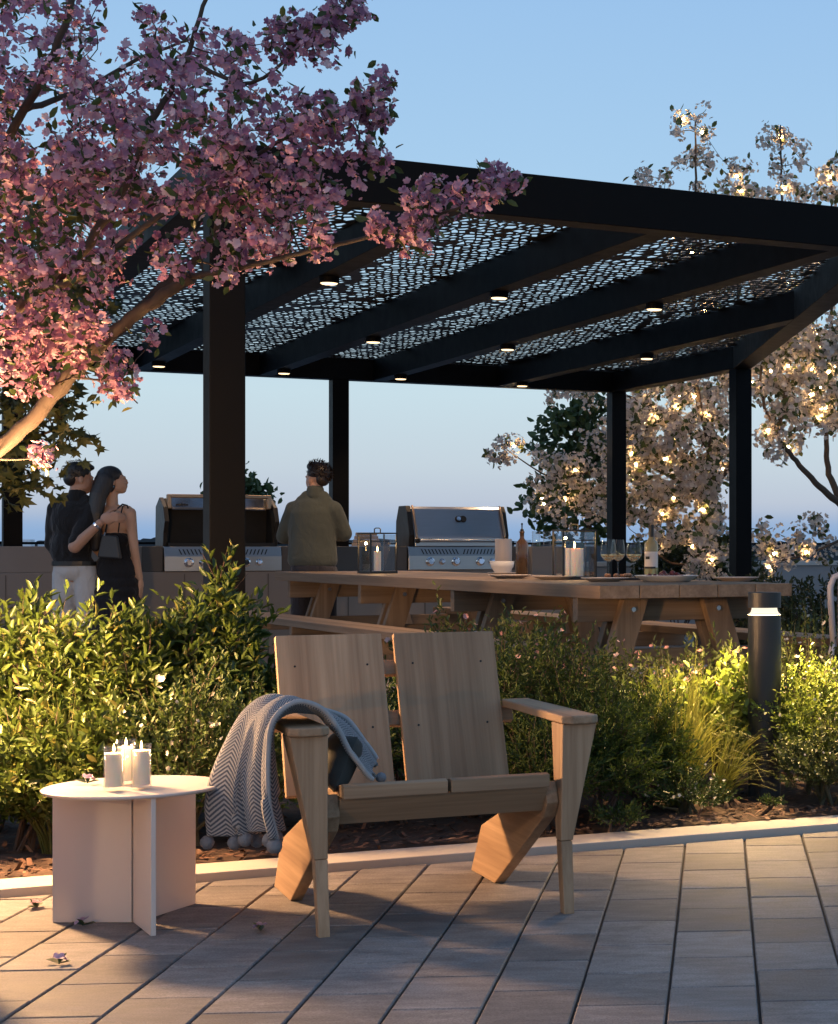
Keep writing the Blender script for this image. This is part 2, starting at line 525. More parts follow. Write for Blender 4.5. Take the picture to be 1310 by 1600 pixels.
# --- planting bed with bark mulch
M_MULCH = basic('mulch_soil', (0.030, 0.018, 0.012), (0.085, 0.048, 0.032), 40, 0.95, bs=0.9, bscale=70)
NB = 2.55
gx, gy = 170, 40
V = []; Fc = []
for j in range(gy + 1):
    for i in range(gx + 1):
        x, y = kpt(-7 + 19 * i / gx, KW - 0.01 + NB * j / gy)
        z = 0.016 + 0.020 * min(1, j / 5) + 0.012 * math.sin(i * 0.9 + j * 1.7) * math.sin(i * .37 - j * .8) + random.uniform(-.004, .004)
        V.append((x, y, z if j else 0.005))
for j in range(gy):
    for i in range(gx):
        a = j * (gx + 1) + i; Fc.append((a, a + 1, a + gx + 2, a + gx + 1))
tag(np_mesh('planting_bed', np.array(V), np.array(Fc), M_MULCH, smooth=True), 'brown bark mulch bed behind the pale kerb', 'bed', kind='structure')
n = 5200
s = RNG.uniform(-2.5, 5.0, n); w = KW + 0.01 + RNG.uniform(0, 1, n) ** 1.6 * 1.6
pos = np.array([[*kpt(a, b), 0.034 + 0.012 * random.random()] for a, b in zip(s, w)])
d = RNG.normal(size=(n, 3)) * np.array([1, 1, 0.28])
CH = [(-.5, 0, 0), (.5, 0, .06), (.4, 1, 0), (-.45, .95, .05), (0, .5, .35)]
CH_F = [(0, 1, 4), (1, 2, 4), (2, 3, 4), (3, 0, 4)]
ln = RNG.uniform(.012, .042, n)
M_CHIP = foliage('bark_chip', (0.050, 0.026, 0.017), (0.15, 0.078, 0.050), (0.24, 0.15, 0.10), rough=0.9, trans=0.0)
tag(scatter('bark_mulch', CH, CH_F, pos, d, np.stack([ln * .45, ln, ln * .35], 1), M_CHIP, ref=np.tile([0, 0, 1.0], (n, 1))),
    'loose brown bark chips covering the bed', 'mulch', kind='stuff')

# --- pergola frame of reference and terrace floor
PA = R(30.5)
A0 = Vector((-2.814, 7.75, 0))
UU = Vector((math.cos(PA), math.sin(PA))); VV = Vector((-math.sin(PA), math.cos(PA)))
def uv(u, v, z=0.0): return Vector((A0.x + UU.x * u + VV.x * v, A0.y + UU.y * u + VV.y * v, z))
M_CONC = basic('terrace_concrete', (0.20, 0.18, 0.165), (0.27, 0.245, 0.225), 3, 0.85, bs=0.15, bscale=160)
q = MB()
q.hexa([tuple(uv(-9, -.25, -.3)), tuple(uv(14, -.25, -.3)), tuple(uv(14, 13.4, -.3)), tuple(uv(-9, 13.4, -.3))],
       [tuple(uv(-9, -.25, 0.003)), tuple(uv(14, -.25, 0.003)), tuple(uv(14, 13.4, 0.003)), tuple(uv(-9, 13.4, 0.003))])
tag(q.build('terrace', M_CONC), 'pale concrete terrace floor under the pergola', 'terrace', kind='structure')

# --- far land and sea beyond the roof edge
M_SEA = basic('hazy_water', (0.10, 0.16, 0.24), (0.13, 0.19, 0.27), 0.002, 0.35)
q = MB(); q.add([(-30000, 20, -32), (30000, 20, -32), (30000, 45000, -32), (-30000, 45000, -32)], [(0, 1, 2, 3)])
tag(q.build('water', M_SEA), 'hazy blue water stretching to the horizon', 'water', kind='structure')
# wooded far shore with pale blocks standing in for town lights
M_SHORE = basic('far_woods', (0.020, 0.026, 0.032), (0.04, 0.05, 0.055), 0.05, 0.95)
V = []; Fc = []; N = 420
for i in range(N + 1):
    x = -520 + 560 * i / N; yy = 620 + 30 * math.sin(i * .05)
    h = 0.9 + 0.8 * abs(math.sin(i * .21)) + 0.9 * random.random() + 0.7 * math.sin(i * .033)
    V += [(x, yy, -32.5), (x, yy, EYE + h), (x, yy + 25, EYE + h * .8), (x, yy + 40, -32.5)]
for i in range(N):
    a = 4 * i
    Fc += [(a, a + 4, a + 5, a + 1), (a + 1, a + 5, a + 6, a + 2), (a + 2, a + 6, a + 7, a + 3)]
tag(np_mesh('far_shore', np.array(V), np.array(Fc), M_SHORE, smooth=False), 'dark wooded shoreline low on the horizon', 'shore', kind='structure')
M_TOWN = basic('town_light_pale', (0.72, 0.72, 0.72), (0.85, 0.85, 0.85), 0.2, 0.8)  # glow of the town lights is put into this near-white colour
q = MB()
for cx, wd, k in ((55, 24, 4), (228, 26, 5), (255, 14, 2), (500, 10, 2), (540, 30, 6), (560, 16, 3), (618, 20, 3), (815, 22, 4), (1195, 30, 5), (1250, 26, 4)):
    for i in range(k):
        p = P(cx + random.uniform(-wd, wd) / 2, HPY, 605)
        h = random.uniform(.8, 2.3); q.box((p.x, p.y + random.uniform(-4, 4), EYE + h / 2 - 1.2), (random.uniform(.9, 2.6), 3, h + 2.4))
tag(q.build('far_town_lights', M_TOWN), 'pale blocks standing in for town lights along the far shore', 'town', kind='stuff')

# --- parapet and railing along the roof edge
M_PARA = basic('parapet_concrete', (0.20, 0.20, 0.21), (0.26, 0.26, 0.265), 2.5, 0.85, bs=0.1, bscale=120)
M_CAP = basic('parapet_cap', (0.36, 0.35, 0.33), (0.42, 0.41, 0.39), 3, 0.7)
M_BLACK = basic('black_powder_coat', (0.0020, 0.0021, 0.0025), (0.0030, 0.0031, 0.0036), 5, 0.5, bs=0.03, bscale=400, spec=0.08)
wall = thing('parapet_wall', 'low grey parapet wall with a pale cap at the roof edge', 'wall', tuple(uv(0, 12.6)), PA)
MB().box((2.5, 0.1, .43), (23, .2, .86)).build('wall', M_PARA, wall)
MB().box((2.5, 0.1, .89), (23, .26, .056)).build('cap', M_CAP, wall, bevel=.006)
rail = thing('guard_rail', 'thin black metal railing on the parapet against the sky', 'railing', tuple(uv(0, 12.7, .92)), PA)
MB().box((2.5, 0, .215), (23, .05, .025)).build('top_rail', M_BLACK, rail)
for i in range(14): MB().box((-8.6 + i * 1.7, 0, .1015), (.03, .03, .203)).build('post', M_BLACK, rail)

# ================================================================== pergola
Z0, Z1, BW = 2.60, 2.80, 0.15
perg = thing('pergola', 'black steel pergola with sloping-sided plan and perforated roof panels', 'pergola', tuple(A0), PA)
OUT = [(0, 0), (3.4, 0), (5.5, 6.0), (5.5, 8.85), (0, 8.85)]
def inset(poly, w):
    n = len(poly); out = []
    for i in range(n):
        p0, p1, p2 = Vector(poly[i - 1]), Vector(poly[i]), Vector(poly[(i + 1) % n])
        e1 = (p1 - p0).normalized(); e2 = (p2 - p1).normalized()
        n1 = Vector((-e1.y, e1.x)); n2 = Vector((-e2.y, e2.x))
        k = (n1 + n2); k = k / k.dot(n1) * w
        out.append(tuple(p1 + k))
    return out
INN = inset(OUT, BW)
for i in range(5):
    j = (i + 1) % 5
    g = 0.0006
    MB().prism([OUT[i], OUT[j], INN[j], INN[i]], Z0, Z1).build('roof_beam', M_BLACK, perg, bevel=.003, seg=1)
RW = 0.12
RAF = [1.02, 2.04, 3.04, 4.20]
def bc_v(u):   # inner face of the slanting side beam
    (u0, v0), (u1, v1) = INN[1], INN[2]
    return v0 + (u - u0) * (v1 - v0) / (u1 - u0)
for u in RAF:
    va = BW if u + RW < INN[1][0] - .02 else None
    if va is not None:
        poly = [(u, va - .001), (u + RW, va - .001), (u + RW, 8.70 + .001), (u, 8.70 + .001)]
        if bc_v(u + RW) > va: poly = [(u, va - .001), (u + RW, va - .001), (u + RW, 8.701), (u, 8.701)]
    else:
        poly = [(u, bc_v(u) - .001), (u + RW, bc_v(u + RW) - .001), (u + RW, 8.701), (u, 8.701)]
    MB().prism(poly, Z0 + .002, Z1 - .004).build('rafter', M_BLACK, perg, bevel=.002, seg=1)
PS = 0.145
for (u, v) in [(0.002, 0.002), (3.28 - PS, .002), (5.498 - PS, 5.97), (5.498 - PS, 8.848 - PS), (2.75 - PS / 2, 8.848 - PS), (0.002, 8.848 - PS)]:
    MB().prism([(u, v), (u + PS, v), (u + PS, v + PS), (u, v + PS)], 0.003, Z0).build('post', M_BLACK, perg, bevel=.003, seg=1)
# laser-cut roof panels: jittered cells, each cell a hole inside its own rim; dark branching veins stay solid
M_PANEL = basic('panel_steel', (0.006, 0.0065, 0.0075), (0.010, 0.011, 0.012), 6, 0.45, spec=0.2)
pu, pv = 0.050, 0.090
nu, nv = int(5.6 / pu), int(8.9 / pv)
hexr = {}
def corner(i, j, k):
    # pointy hexes: shared corners keyed on a fine lattice
    cx = (i + (0.5 if j % 2 else 0)) * pu; cy = j * pv
    a = R(60 * k + 30)
    x = cx + pu / math.sqrt(3) * math.cos(a) * 1.0; y = cy + pv / 1.5 * math.sin(a)
    key = (round(x / pu * 6), round(y / pv * 6))
    if key not in hexr:
        hexr[key] = (x + random.uniform(-.37, .37) * pu, y + random.uniform(-.33, .33) * pv)
    return hexr[key]
bays = [(0.10, RAF[0] + .05), (RAF[0] + .06, RAF[1] + .05), (RAF[1] + .06, RAF[2] + .05), (RAF[2] + .06, RAF[3] + .05), (RAF[3] + .06, 5.42)]
veins = []
for _ in range(60):
    x, y = random.uniform(0, 5.5), random.uniform(0, 8.8); a = random.uniform(0, 6.28)
    for s_ in range(random.randint(10, 34)):
        veins.append((x, y)); a += random.uniform(-.45, .45); x += .045 * math.cos(a); y += .065 * math.sin(a)
veins = np.array(veins)
pan = [([], []) for _ in bays]
for i in range(-1, nu + 1):
    for j in range(0, nv + 1):
        cx = (i + (0.5 if j % 2 else 0)) * pu; cy = j * pv
        if not (0.09 < cy < 8.77) or bc_v(cx) > cy + .02: continue
        b = next((k for k, (a0, a1) in enumerate(bays) if a0 <= cx < a1), None)
        if b is None: continue
        cs = [corner(i, j, k) for k in range(6)]
        mx = sum(c[0] for c in cs) / 6; my = sum(c[1] for c in cs) / 6
        V, Fs = pan[b]; o = len(V)
        near = np.min((veins[:, 0] - mx) ** 2 / pu ** 2 + (veins[:, 1] - my) ** 2 / pv ** 2) < 0.42
        if near or random.random() < .045:
            V += cs; Fs.append(tuple(range(o, o + 6))); continue
        k = random.uniform(.62, .88); mx += random.uniform(-.08, .08) * pu; my += random.uniform(-.08, .08) * pv
        inn = [(mx + (x - mx) * k, my + (y - my) * k) for x, y in cs]
        V += cs + inn
        Fs += [(o + a, o + (a + 1) % 6, o + 6 + (a + 1) % 6, o + 6 + a) for a in range(6)]
for V, Fs in pan:
    me = bpy.data.meshes.new('roof_panel'); me.from_pydata([(x, y, Z1 - .012) for x, y in V], [], Fs); me.update()
    bmm = bmesh.new(); bmm.from_mesh(me); bmesh.ops.remove_doubles(bmm, verts=bmm.verts, dist=1e-5); bmesh.ops.recalc_face_normals(bmm, faces=bmm.faces)
    bmm.to_mesh(me); bmm.free()
    me.materials.append(M_PANEL)
    o = link(bpy.data.objects.new('roof_panel', me), perg)
    sd = o.modifiers.new('thickness', 'SOLIDIFY'); sd.thickness = 0.005; sd.offset = 0

# --- downlights under the rafters
M_LED = emit('downlight_led', (1.0, 0.70, 0.40), 2.6)
can = MB().lathe([(.0, .0), (.053, .0), (.055, -.002), (.055, -.036), (.049, -.036), (.047, -.028), (.0, -.028)], n=24).mesh('can')
can.materials.append(M_BLACK)
can.polygons.foreach_set('use_smooth', [False] * len(can.polygons))
lens = MB().lathe([(0, -.029), (.046, -.029), (.046, -.037), (.040, -.041), (0, -.043)], n=20).mesh('lens'); lens.materials.append(M_LED)
SPOTS = [(0, 512, 440), (0, 250, 570), (1, 776, 463), (1, 581, 532), (1, 446, 581), (2, 1023, 481), (2, 797, 544), (2, 636, 590), (3, 1012, 558), (3, 826, 601)]
ordn = {0: ['nearest', 'farthest'], 1: ['nearest', 'middle', 'farthest'], 2: ['nearest', 'middle', 'farthest'], 3: ['nearer', 'farther']}
cnt = {}
for r, px, py in SPOTS:
    z = Z0 - .035
    p = G(px, py + 3, z)
    rel = Vector((p.x - A0.x, p.y - A0.y)); v = rel.dot(VV)
    q = uv(RAF[r] + RW / 2, v, Z0 + .003)
    k = cnt.get(r, 0); cnt[r] = k + 1
    t = thing('downlight', 'lit black can downlight, %s on the %s rafter counted from the front post' % (ordn[r][k], ['first', 'second', 'third', 'fourth'][r]), 'downlight', tuple(q), 0, 'downlights under the pergola rafters')
    link(bpy.data.objects.new('housing', can), t); link(bpy.data.objects.new('lens', lens), t)
    ld = bpy.data.lights.new('downlight_beam', 'SPOT'); ld.energy = 85; ld.color = (1.0, .62, .32); ld.spot_size = R(112); ld.spot_blend = .7; ld.shadow_soft_size = .04
    lo = link(bpy.data.objects.new('lamp', ld), t); lo.location = (0, 0, -.050)
# ================================================================== lounge chair (two back boards)
OAK_D, OAK_L = (0.250, 0.150, 0.084), (0.43, 0.285, 0.172)
WX, WY, WZ = (wood('oak_grain_' + 'xyz'[i], OAK_D, OAK_L, i) for i in range(3))
M_SCREW = basic('dark_screw', (.03, .028, .027), None, rough=.4, metal=.8)
CA = R(28)
CHAIR_L = Vector((-1.602, 5.221, 0))
def make_chair(label, loc, rz):
    t = thing('lounge_chair', label, 'chair', loc, rz)
    CW = 0.768
    for side in (0, 1):
        m = (lambda x: x) if side == 0 else (lambda x: CW - x)
        def sec(x0, x1, y0, y1, z):
            a, b = sorted((m(x0), m(x1)))
            return [(a, y0, z), (b, y0, z), (b, y1, z), (a, y1, z)]
        up = MB(); up.hexa(sec(.004, .042, .012, .062, .215), sec(-.066, .040, .000, .112, .566))
        up.build('leg_panel', WZ, t, bevel=.003)
        lo = MB(); lo.hexa(sec(.010, .042, -.020, .018, 0.0), sec(.006, .0415, .012, .060, .214))
        lo.build('leg', WZ, t, bevel=.002)
        # slanting stringer: rear foot on the ground, nose under the seat front
        x0, x1 = sorted((m(.0425), m(.080)))
        MB().xprism([(.585, 0), (.865, .0), (.74, .17), (.06, .392), (.03, .33), (.06, .285)], x0, x1).build('side_rail', WY, t, bevel=.003)
        a, b = sorted((m(-.070), m(.044)))
        arm = MB(); arm.prism([(a, .000), (a + .025, -.023), (b - .025, -.023), (b, .000), (b, .70), (a + .02, .70)], .567, .592)
        arm.build('armrest', WY, t, bevel=.005, seg=3)
    # seat boards, front lip tilted up
    for xa, xb in ((.082, .380), (.390, CW - .082)):
        MB().xprism([(-.006, .382), (-.006, .420), (.018, .424), (.62, .322), (.615, .29), (.03, .385)], xa, xb).build('seat_board', WX, t, bevel=.003)
    MB().xprism([(.020, .381), (.052, .376), (.100, .310), (.072, .302)], .0785, CW - .0785).build('front_rail', WX, t, bevel=.002)
    MB().xprism([(.44, .25), (.475, .25), (.475, .30), (.44, .30)], .0785, CW - .0785).build('cross_rail', WX, t, bevel=.002)
    # back boards
    lean = math.atan2(.196, .485)
    for xa, xb in ((.030, .365), (.405, .738)):
        y0, z0, y1, z1 = .575, .325, .776, .815
        c, s = math.cos(lean), math.sin(lean)
        th = .026
        blen = math.hypot(y1 - y0, z1 - z0)
        ob = MB().xprism([(0, 0), (0, blen), (th, blen), (th, 0)], xa, xb).build('back_board', WZ, t, bevel=.003)
        ob.location = (0, y0, z0); ob.rotation_euler = (-lean, 0, 0)
        for fx in (.16, .84):
            for fz in (.80, .40):
                p = Vector((xa + (xb - xa) * fx, 0, blen * fz))
                nrm = Vector((0, -1, 0))
                MB().tube([p - nrm * .003, p + nrm * .0012], [.0042, .0036], 8).build('screw', M_SCREW, ob)
    for zc, yc, ww in ((.70, .778, .68), (.540, .712, .80)):
        MB().box((CW / 2, yc, zc), (ww, .030, .050), Matrix.Rotation(-lean, 3, 'X')).build('back_rail', WX, t, bevel=.002)
    return t
chair = make_chair('wooden lounge chair with two wide back boards and a throw over its arm', tuple(CHAIR_L), CA)
chair2 = dup(chair, (-2.668, 4.22, 0), R(70), 'wooden chair mostly beyond the left edge, only its arm tip showing')

def cl(x, y, z):
    """chair-local point to world"""
    q = Matrix.Rotation(CA, 3, 'Z') @ Vector((x, y, z))
    return q + CHAIR_L
# ------------------------------------------------------------------ throw blanket
def herringbone():
    m, t, b = nt('herringbone_knit')
    uvn = t.nodes.new('ShaderNodeUVMap'); sp = t.nodes.new('ShaderNodeSeparateXYZ'); L(t, uvn.outputs[0], sp.inputs[0])
    def mth(op, a, b_=None):
        n = t.nodes.new('ShaderNodeMath'); n.operation = op
        for i, v in enumerate((a, b_)):
            if v is None: continue
            if hasattr(v, 'node'): L(t, v, n.inputs[i])
            else: n.inputs[i].default_value = v
        return n.outputs[0]
    zig = mth('MULTIPLY', mth('PINGPONG', sp.outputs['Y'], .030), 0.85)
    st = mth('FRACT', mth('MULTIPLY', mth('ADD', sp.outputs['X'], zig), 96.0))
    saw = mth('ABSOLUTE', mth('SUBTRACT', st, .5))
    nz = noise(t, uvn.outputs[0], 320, 3)
    f = mth('ADD', saw, mth('MULTIPLY', mth('SUBTRACT', nz, .5), .22))
    c = ramp(t, f, .18, .32, (0.075, 0.085, 0.110), (0.37, 0.345, 0.33))
    L(t, c, b.inputs['Base Color']); b.inputs['Roughness'].default_value = .95
    b.inputs['Sheen Weight'].default_value = .25; b.inputs['Specular IOR Level'].default_value = .15
    bump(t, b, f, .7, .004)
    return m
M_KNIT = herringbone()
throw = thing('throw_blanket', 'grey and cream herringbone throw with pompoms draped over the chair arm', 'blanket', tuple(CHAIR_L + Matrix.Rotation(CA, 3, 'Z') @ Vector((-.012, .022, -.006))), CA)
def cat(pts, s):
    n = len(pts) - 1; f = min(s * n, n - 1e-6); i = int(f); u = f - i
    p0, p1, p2, p3 = pts[max(i - 1, 0)], pts[i], pts[i + 1], pts[min(i + 2, n)]
    return .5 * ((2 * p1) + (p2 - p0) * u + (2 * p0 - 5 * p1 + 4 * p2 - p3) * u * u + (3 * p1 - p0 - 3 * p2 + p3) * u ** 3)
NS, NT = 90, 60
def throw_pt(s, t):
    c = [Vector((-.055 - .140 * t, .055 + .26 * t, .275 + .015 * math.sin(5 * t))), Vector((-.082 - .115 * t, .035 + .30 * t, .39)),
         Vector((-.092 - .070 * t, .020 + .33 * t, .51)), Vector((-.088 - .025 * t, .000 + .36 * t, .605)),
         Vector((-.030, .005 + .37 * t, .642 + .012 * math.sin(3.1 * t))), Vector((.045, .015 + .33 * t, .635)), Vector((.092, .022 + .27 * t, .578 + .05 * t)),
         Vector((.130 + .03 * t, .030 + .22 * t, .510 + .085 * t)), Vector((.168 + .04 * t, .040 + .18 * t, .455 + .075 * t)), Vector((.195 + .045 * t, .050 + .15 * t, .428 + .045 * t))]
    p = cat(c, s)
    outer = max(0, min(1, (0.36 - s) / .28)); inner = max(0, min(1, (s - .42) / .3))
    fold = math.sin(2 * math.pi * (2.35 * t + .06)) + .40 * math.sin(2 * math.pi * 5.3 * t + 1.2 + 2 * s)
    p.x += -.036 * outer * (fold - .3) - .006 * (1 - outer) * fold
    p.y += .014 * outer * math.sin(2 * math.pi * 4.1 * t + 2)
    crest = math.exp(-((s - .42) / .16) ** 2)
    p.z += .017 * crest * (math.sin(2 * math.pi * 2.3 * t + .6 + 1.5 * s) + .4) + .014 * inner * math.sin(2 * math.pi * 1.9 * t + .4)
    p.z += .0025 * math.sin(31 * s + 9 * t)
    return p
V = [throw_pt(i / NS, j / NT) for i in range(NS + 1) for j in range(NT + 1)]
Fc = [(i * (NT + 1) + j, i * (NT + 1) + j + 1, (i + 1) * (NT + 1) + j + 1, (i + 1) * (NT + 1) + j) for i in range(NS) for j in range(NT)]
me = bpy.data.meshes.new('cloth'); me.from_pydata(V, [], Fc); me.update()
uvl = me.uv_layers.new(name='UVMap')
for poly in me.polygons:
    for li in poly.loop_indices:
        k = me.loops[li].vertex_index; i, j = divmod(k, NT + 1)
        uvl.data[li].uv = (i / NS * .92, j / NT * .62)
me.polygons.foreach_set('use_smooth', [True] * len(me.polygons)); me.materials.append(M_KNIT)
cloth = link(bpy.data.objects.new('cloth', me), throw)
sd = cloth.modifiers.new('thickness', 'SOLIDIFY'); sd.thickness = .011; sd.offset = 1
M_HEM = basic('cream_hem', (0.42, .40, .38), (.30, .29, .30), 60, .95, bs=.5, bscale=300)
for tt in (0.0, 1.0):
    pts = [throw_pt(i / 60, tt) for i in range(61)]
    MB().tube(pts, .0075, 7).build('hem', M_HEM, throw, smooth=True)
M_POM = basic('grey_wool', (0.16, .16, .172), (0.25, .25, .265), 50, 1.0, bs=1.0, bscale=260)
def pompom(c, r):
    q = MB(); q.ball(c, r, 18, 12)
    for k, (x, y, z) in enumerate(q.v):
        w = Vector((x, y, z)) - c; q.v[k] = tuple(c + w * random.uniform(.93, 1.07))
    return q.build('pompom', M_POM, throw, smooth=True)
for tt in (.01, .17, .34, .50, .66, .83, .97):
    p = throw_pt(0, tt); pompom(Vector(p) + Vector((random.uniform(-.004, .004), 0, -.019)), random.uniform(.0195, .0225))
pompom(throw_pt(1, .3) + Vector((.016, .01, -.004)), .015)
# dark pad added to stand in for shade in the hollow under the throw
M_PAD_SHOE = basic('charcoal_canvas', (0.050, .050, .046), (.070, .070, .064), 30, .95, bs=.3, bscale=400)
q = MB()
nn = 16
for side in (1, -1):
    for i in range(nn + 1):
        for j in range(nn + 1):
            a, b_ = 2 * i / nn - 1, 2 * j / nn - 1
            h = max(0, (1 - a ** 4) * (1 - b_ ** 4)) ** .5 * .045
            pin = 1 - .07 * (1 - abs(a) ** 2) * abs(b_) - .0
            q.v.append((.085 * b_ * pin, a * .15, side * h))
for sd_ in (0, 1):
    o = sd_ * (nn + 1) ** 2
    for i in range(nn):
        for j in range(nn):
            k = o + i * (nn + 1) + j; f = (k, k + 1, k + nn + 2, k + nn + 1)
            q.f.append(f if sd_ else f[::-1])
cu = q.build('shade_pad', M_PAD_SHOE, None, smooth=True)
cu.location = cl(.112, .215, .470); cu.rotation_euler = (R(-4), R(-66), CA)
tag(cu, 'added dark pad standing in for the shade under the throw by the chair arm', 'shade_pad')

# ================================================================== side table
M_TBL = basic('blush_powder_coat', (0.57, 0.50, 0.455), (0.61, .54, .495), 4, .55, bs=.04, bscale=500)
tc = G(203, 1441)
tcz = Vector((tc.x + .012, tc.y + .0, 0))
TH = .400
st = thing('side_table', 'round blush metal side table with slab fins holding candles', 'side table', tuple(tcz))
top = MB().lathe([(0, TH - .010), (.246, TH - .010), (.250, TH - .006), (.250, TH - .002), (.247, TH), (0, TH)], n=72)
top.build('table_top', M_TBL, st)
def fin(p, q_, th=.014):
    p, q_ = Vector(p), Vector(q_); e = (q_ - p).normalized(); n_ = Vector((-e.y, e.x)) * th / 2
    return MB().prism([tuple(p - n_), tuple(q_ - n_), tuple(q_ + n_), tuple(p + n_)], 0, TH - .0105)
fin((-.236, 0.0), (-.0045, .0)).build('fin', M_TBL, st, bevel=.0015)
fp = G(240, 1463); fin((0.0, .008), (fp.x - tcz.x, fp.y - tcz.y)).build('fin', M_TBL, st, bevel=.0015)
fr = G(303, 1412); fin((.010, .02), (fr.x - tcz.x, fr.y - tcz.y)).build('fin', M_TBL, st, bevel=.0015)
tab_c = Vector((tcz.x, tcz.y, TH))

M_WAX = basic('candle_wax', (0.80, .72, .62), (.85, .78, .69), 10, .5)
MATS['candle_wax'].node_tree.nodes['Principled BSDF'].inputs['Subsurface Weight'].default_value = .8
MATS['candle_wax'].node_tree.nodes['Principled BSDF'].inputs['Subsurface Radius'].default_value = (.06, .035, .018)
M_GLASS = glass('clear_glass', (.97, .97, .96))
M_FLAME = emit('flame', (1.0, .62, .22), 26.0)
M_WICK = basic('wick', (.02, .018, .015), None, rough=.9)
def candle_jar(label, loc, h, r, fill, group='glass candles on the side table'):
    t = thing('candle_jar', label, 'candle', loc, 0, group)
    MB().lathe([(r * .93, .004), (r, .006), (r, h), (r - .0018, h), (r - .0018, .012), (0, .010)], n=28, cap=False).build('jar', M_GLASS, t, smooth=True)
    w = r - .004
    MB().lathe([(0, .0125), (w, .0125), (w, fill), (w * .8, fill - .003), (0, fill - .004)], n=24).build('wax', M_WAX, t, smooth=False)
    MB().tube([(0, 0, fill - .005), (.0008, 0, fill + .006)], .0008, 5).build('wick', M_WICK, t)
    MB().lathe([(0, 0), (.0026, .003), (.0036, .008), (.0022, .016), (.0006, .023), (0, .025)], (0, 0, fill + .003), n=10).build('flame', M_FLAME, t, smooth=True)
    ld = bpy.data.lights.new('candle_glow', 'POINT'); ld.energy = 1.8; ld.color = (1, .60, .28); ld.shadow_soft_size = .01
    lo = link(bpy.data.objects.new('glow', ld), t); lo.location = (0, 0, fill + .035)
    return t
def on_table(px, py): return G(px, py, TH)
for px, py, h, f, lab in ((178, 1236, .128, .108, 'glass jar candle at the front left of the three on the side table'),
                          (221, 1233, .130, .112, 'glass jar candle at the right of the three on the side table'),
                          (197, 1226, .132, .110, 'glass jar candle at the back of the three on the side table')):
    p = on_table(px, py); candle_jar(lab, (p.x, p.y, TH + .0005), h, .0275, f)

# ================================================================== bollards
M_BOL = basic('bollard_black', (0.016, .0165, .018), (.022, .0225, .024), 8, .45, bs=.03, bscale=500)
M_RING = (emit('bollard_cone', (1.0, .90, .70), 1.2), emit('bollard_led', (1.0, .64, .28), 9500.0))
M_RING3 = (emit('bollard_cone_far', (1.0, .62, .32), 900.0), emit('bollard_led_far', (1.0, .62, .32), 500.0))
def bollard(label, loc, ring, group='bollard lamps'):
    t = thing('bollard_lamp', label, 'bollard', loc, 0, group)
    MB().lathe([(0, 0), (.072, 0), (.072, .005), (.0705, .006), (.0705, .790), (.069, .7915), (0, .7915)], n=40).build('post', M_BOL, t)
    MB().lathe([(.060, .792), (.068, .793), (.062, .797), (.057, .805), (.0545, .815), (.054, .826), (.050, .826), (.050, .792)], n=40, cap=False).build('light_ring', ring[0], t, smooth=True)
    MB().lathe([(.0555, .8256), (.0675, .8256)], n=40, cap=False).build('led_ring', ring[1], t)
    MB().lathe([(0, .826), (.0688, .826), (.0688, .8205), (.0705, .8205), (.0705, .884), (.069, .8855), (0, .8855)], n=40).build('cap', M_BOL, t)
    MB().lathe([(0, .7917), (.045, .7917), (.045, .8258), (0, .8258)], n=20).build('core', M_BOL, t)
    return t
bp = PZ(1195, .02, 7.90)
bollard('black cylindrical bollard lamp with a glowing ring beside the grasses', (bp.x, bp.y, .02), M_RING)
bollard('black bollard lamp standing on the patio beyond the left edge', (-2.85, 3.0, 0.001), M_RING3)

# ================================================================== fallen blossom sprigs
M_PETAL_F = foliage('fallen_petal', (0.56, .34, .50), (0.70, .50, .60), rough=.55, trans=.3)
M_LEAF_F = foliage('fallen_leaf', (0.030, .055, .018), (0.05, .085, .03), rough=.45, trans=.15)
def sprig(label, p, rz):
    t = thing('blossom_sprig', label, 'blossom', tuple(p), rz, 'fallen blossom sprigs')
    rr = np.array([[.0, .0, .018], [.012, .006, .014]])
    scatter('blossom', FLOWER, FLOWER_F, rr, np.array([[.2, -.3, 1.0], [.7, .3, .7]]), np.array([.017, .013]), M_PETAL_F, t)
    for a, k in ((2.7, .042), (5.9, .038), (.9, .035)):
        dv = np.array([[math.cos(a), math.sin(a), .35 if a != .9 else 1.2]])
        scatter('leaf', LEAF, LEAF_F, np.array([[0, 0, .003]]), dv, np.array([[k * .55, k, k]]), M_LEAF_F, t, ref=np.array([[0, 0, 1.0]]))
    MB().tube([(0, 0, .003), (.006, .002, .008), (0, 0, .018)], .0012, 5).build('stem', M_LEAF_F, t)
    return t
sprig('pink blossom sprig lying on the side table top', on_table(136, 1226) + Vector((0, 0, .001)), .4)
sprig('pink blossom sprig on the pavers by the left kerb', G(57, 1420), 1.9)
sprig('blossom sprig with a raised leaf at the foot of the side table', G(130, 1448), 3.4)
sprig('pink blossom sprig nearest the camera on the pavers', G(92, 1508), .2)
sprig('small blossom sprig on the pavers in front of the chair leg', G(408, 1456), 2.4)

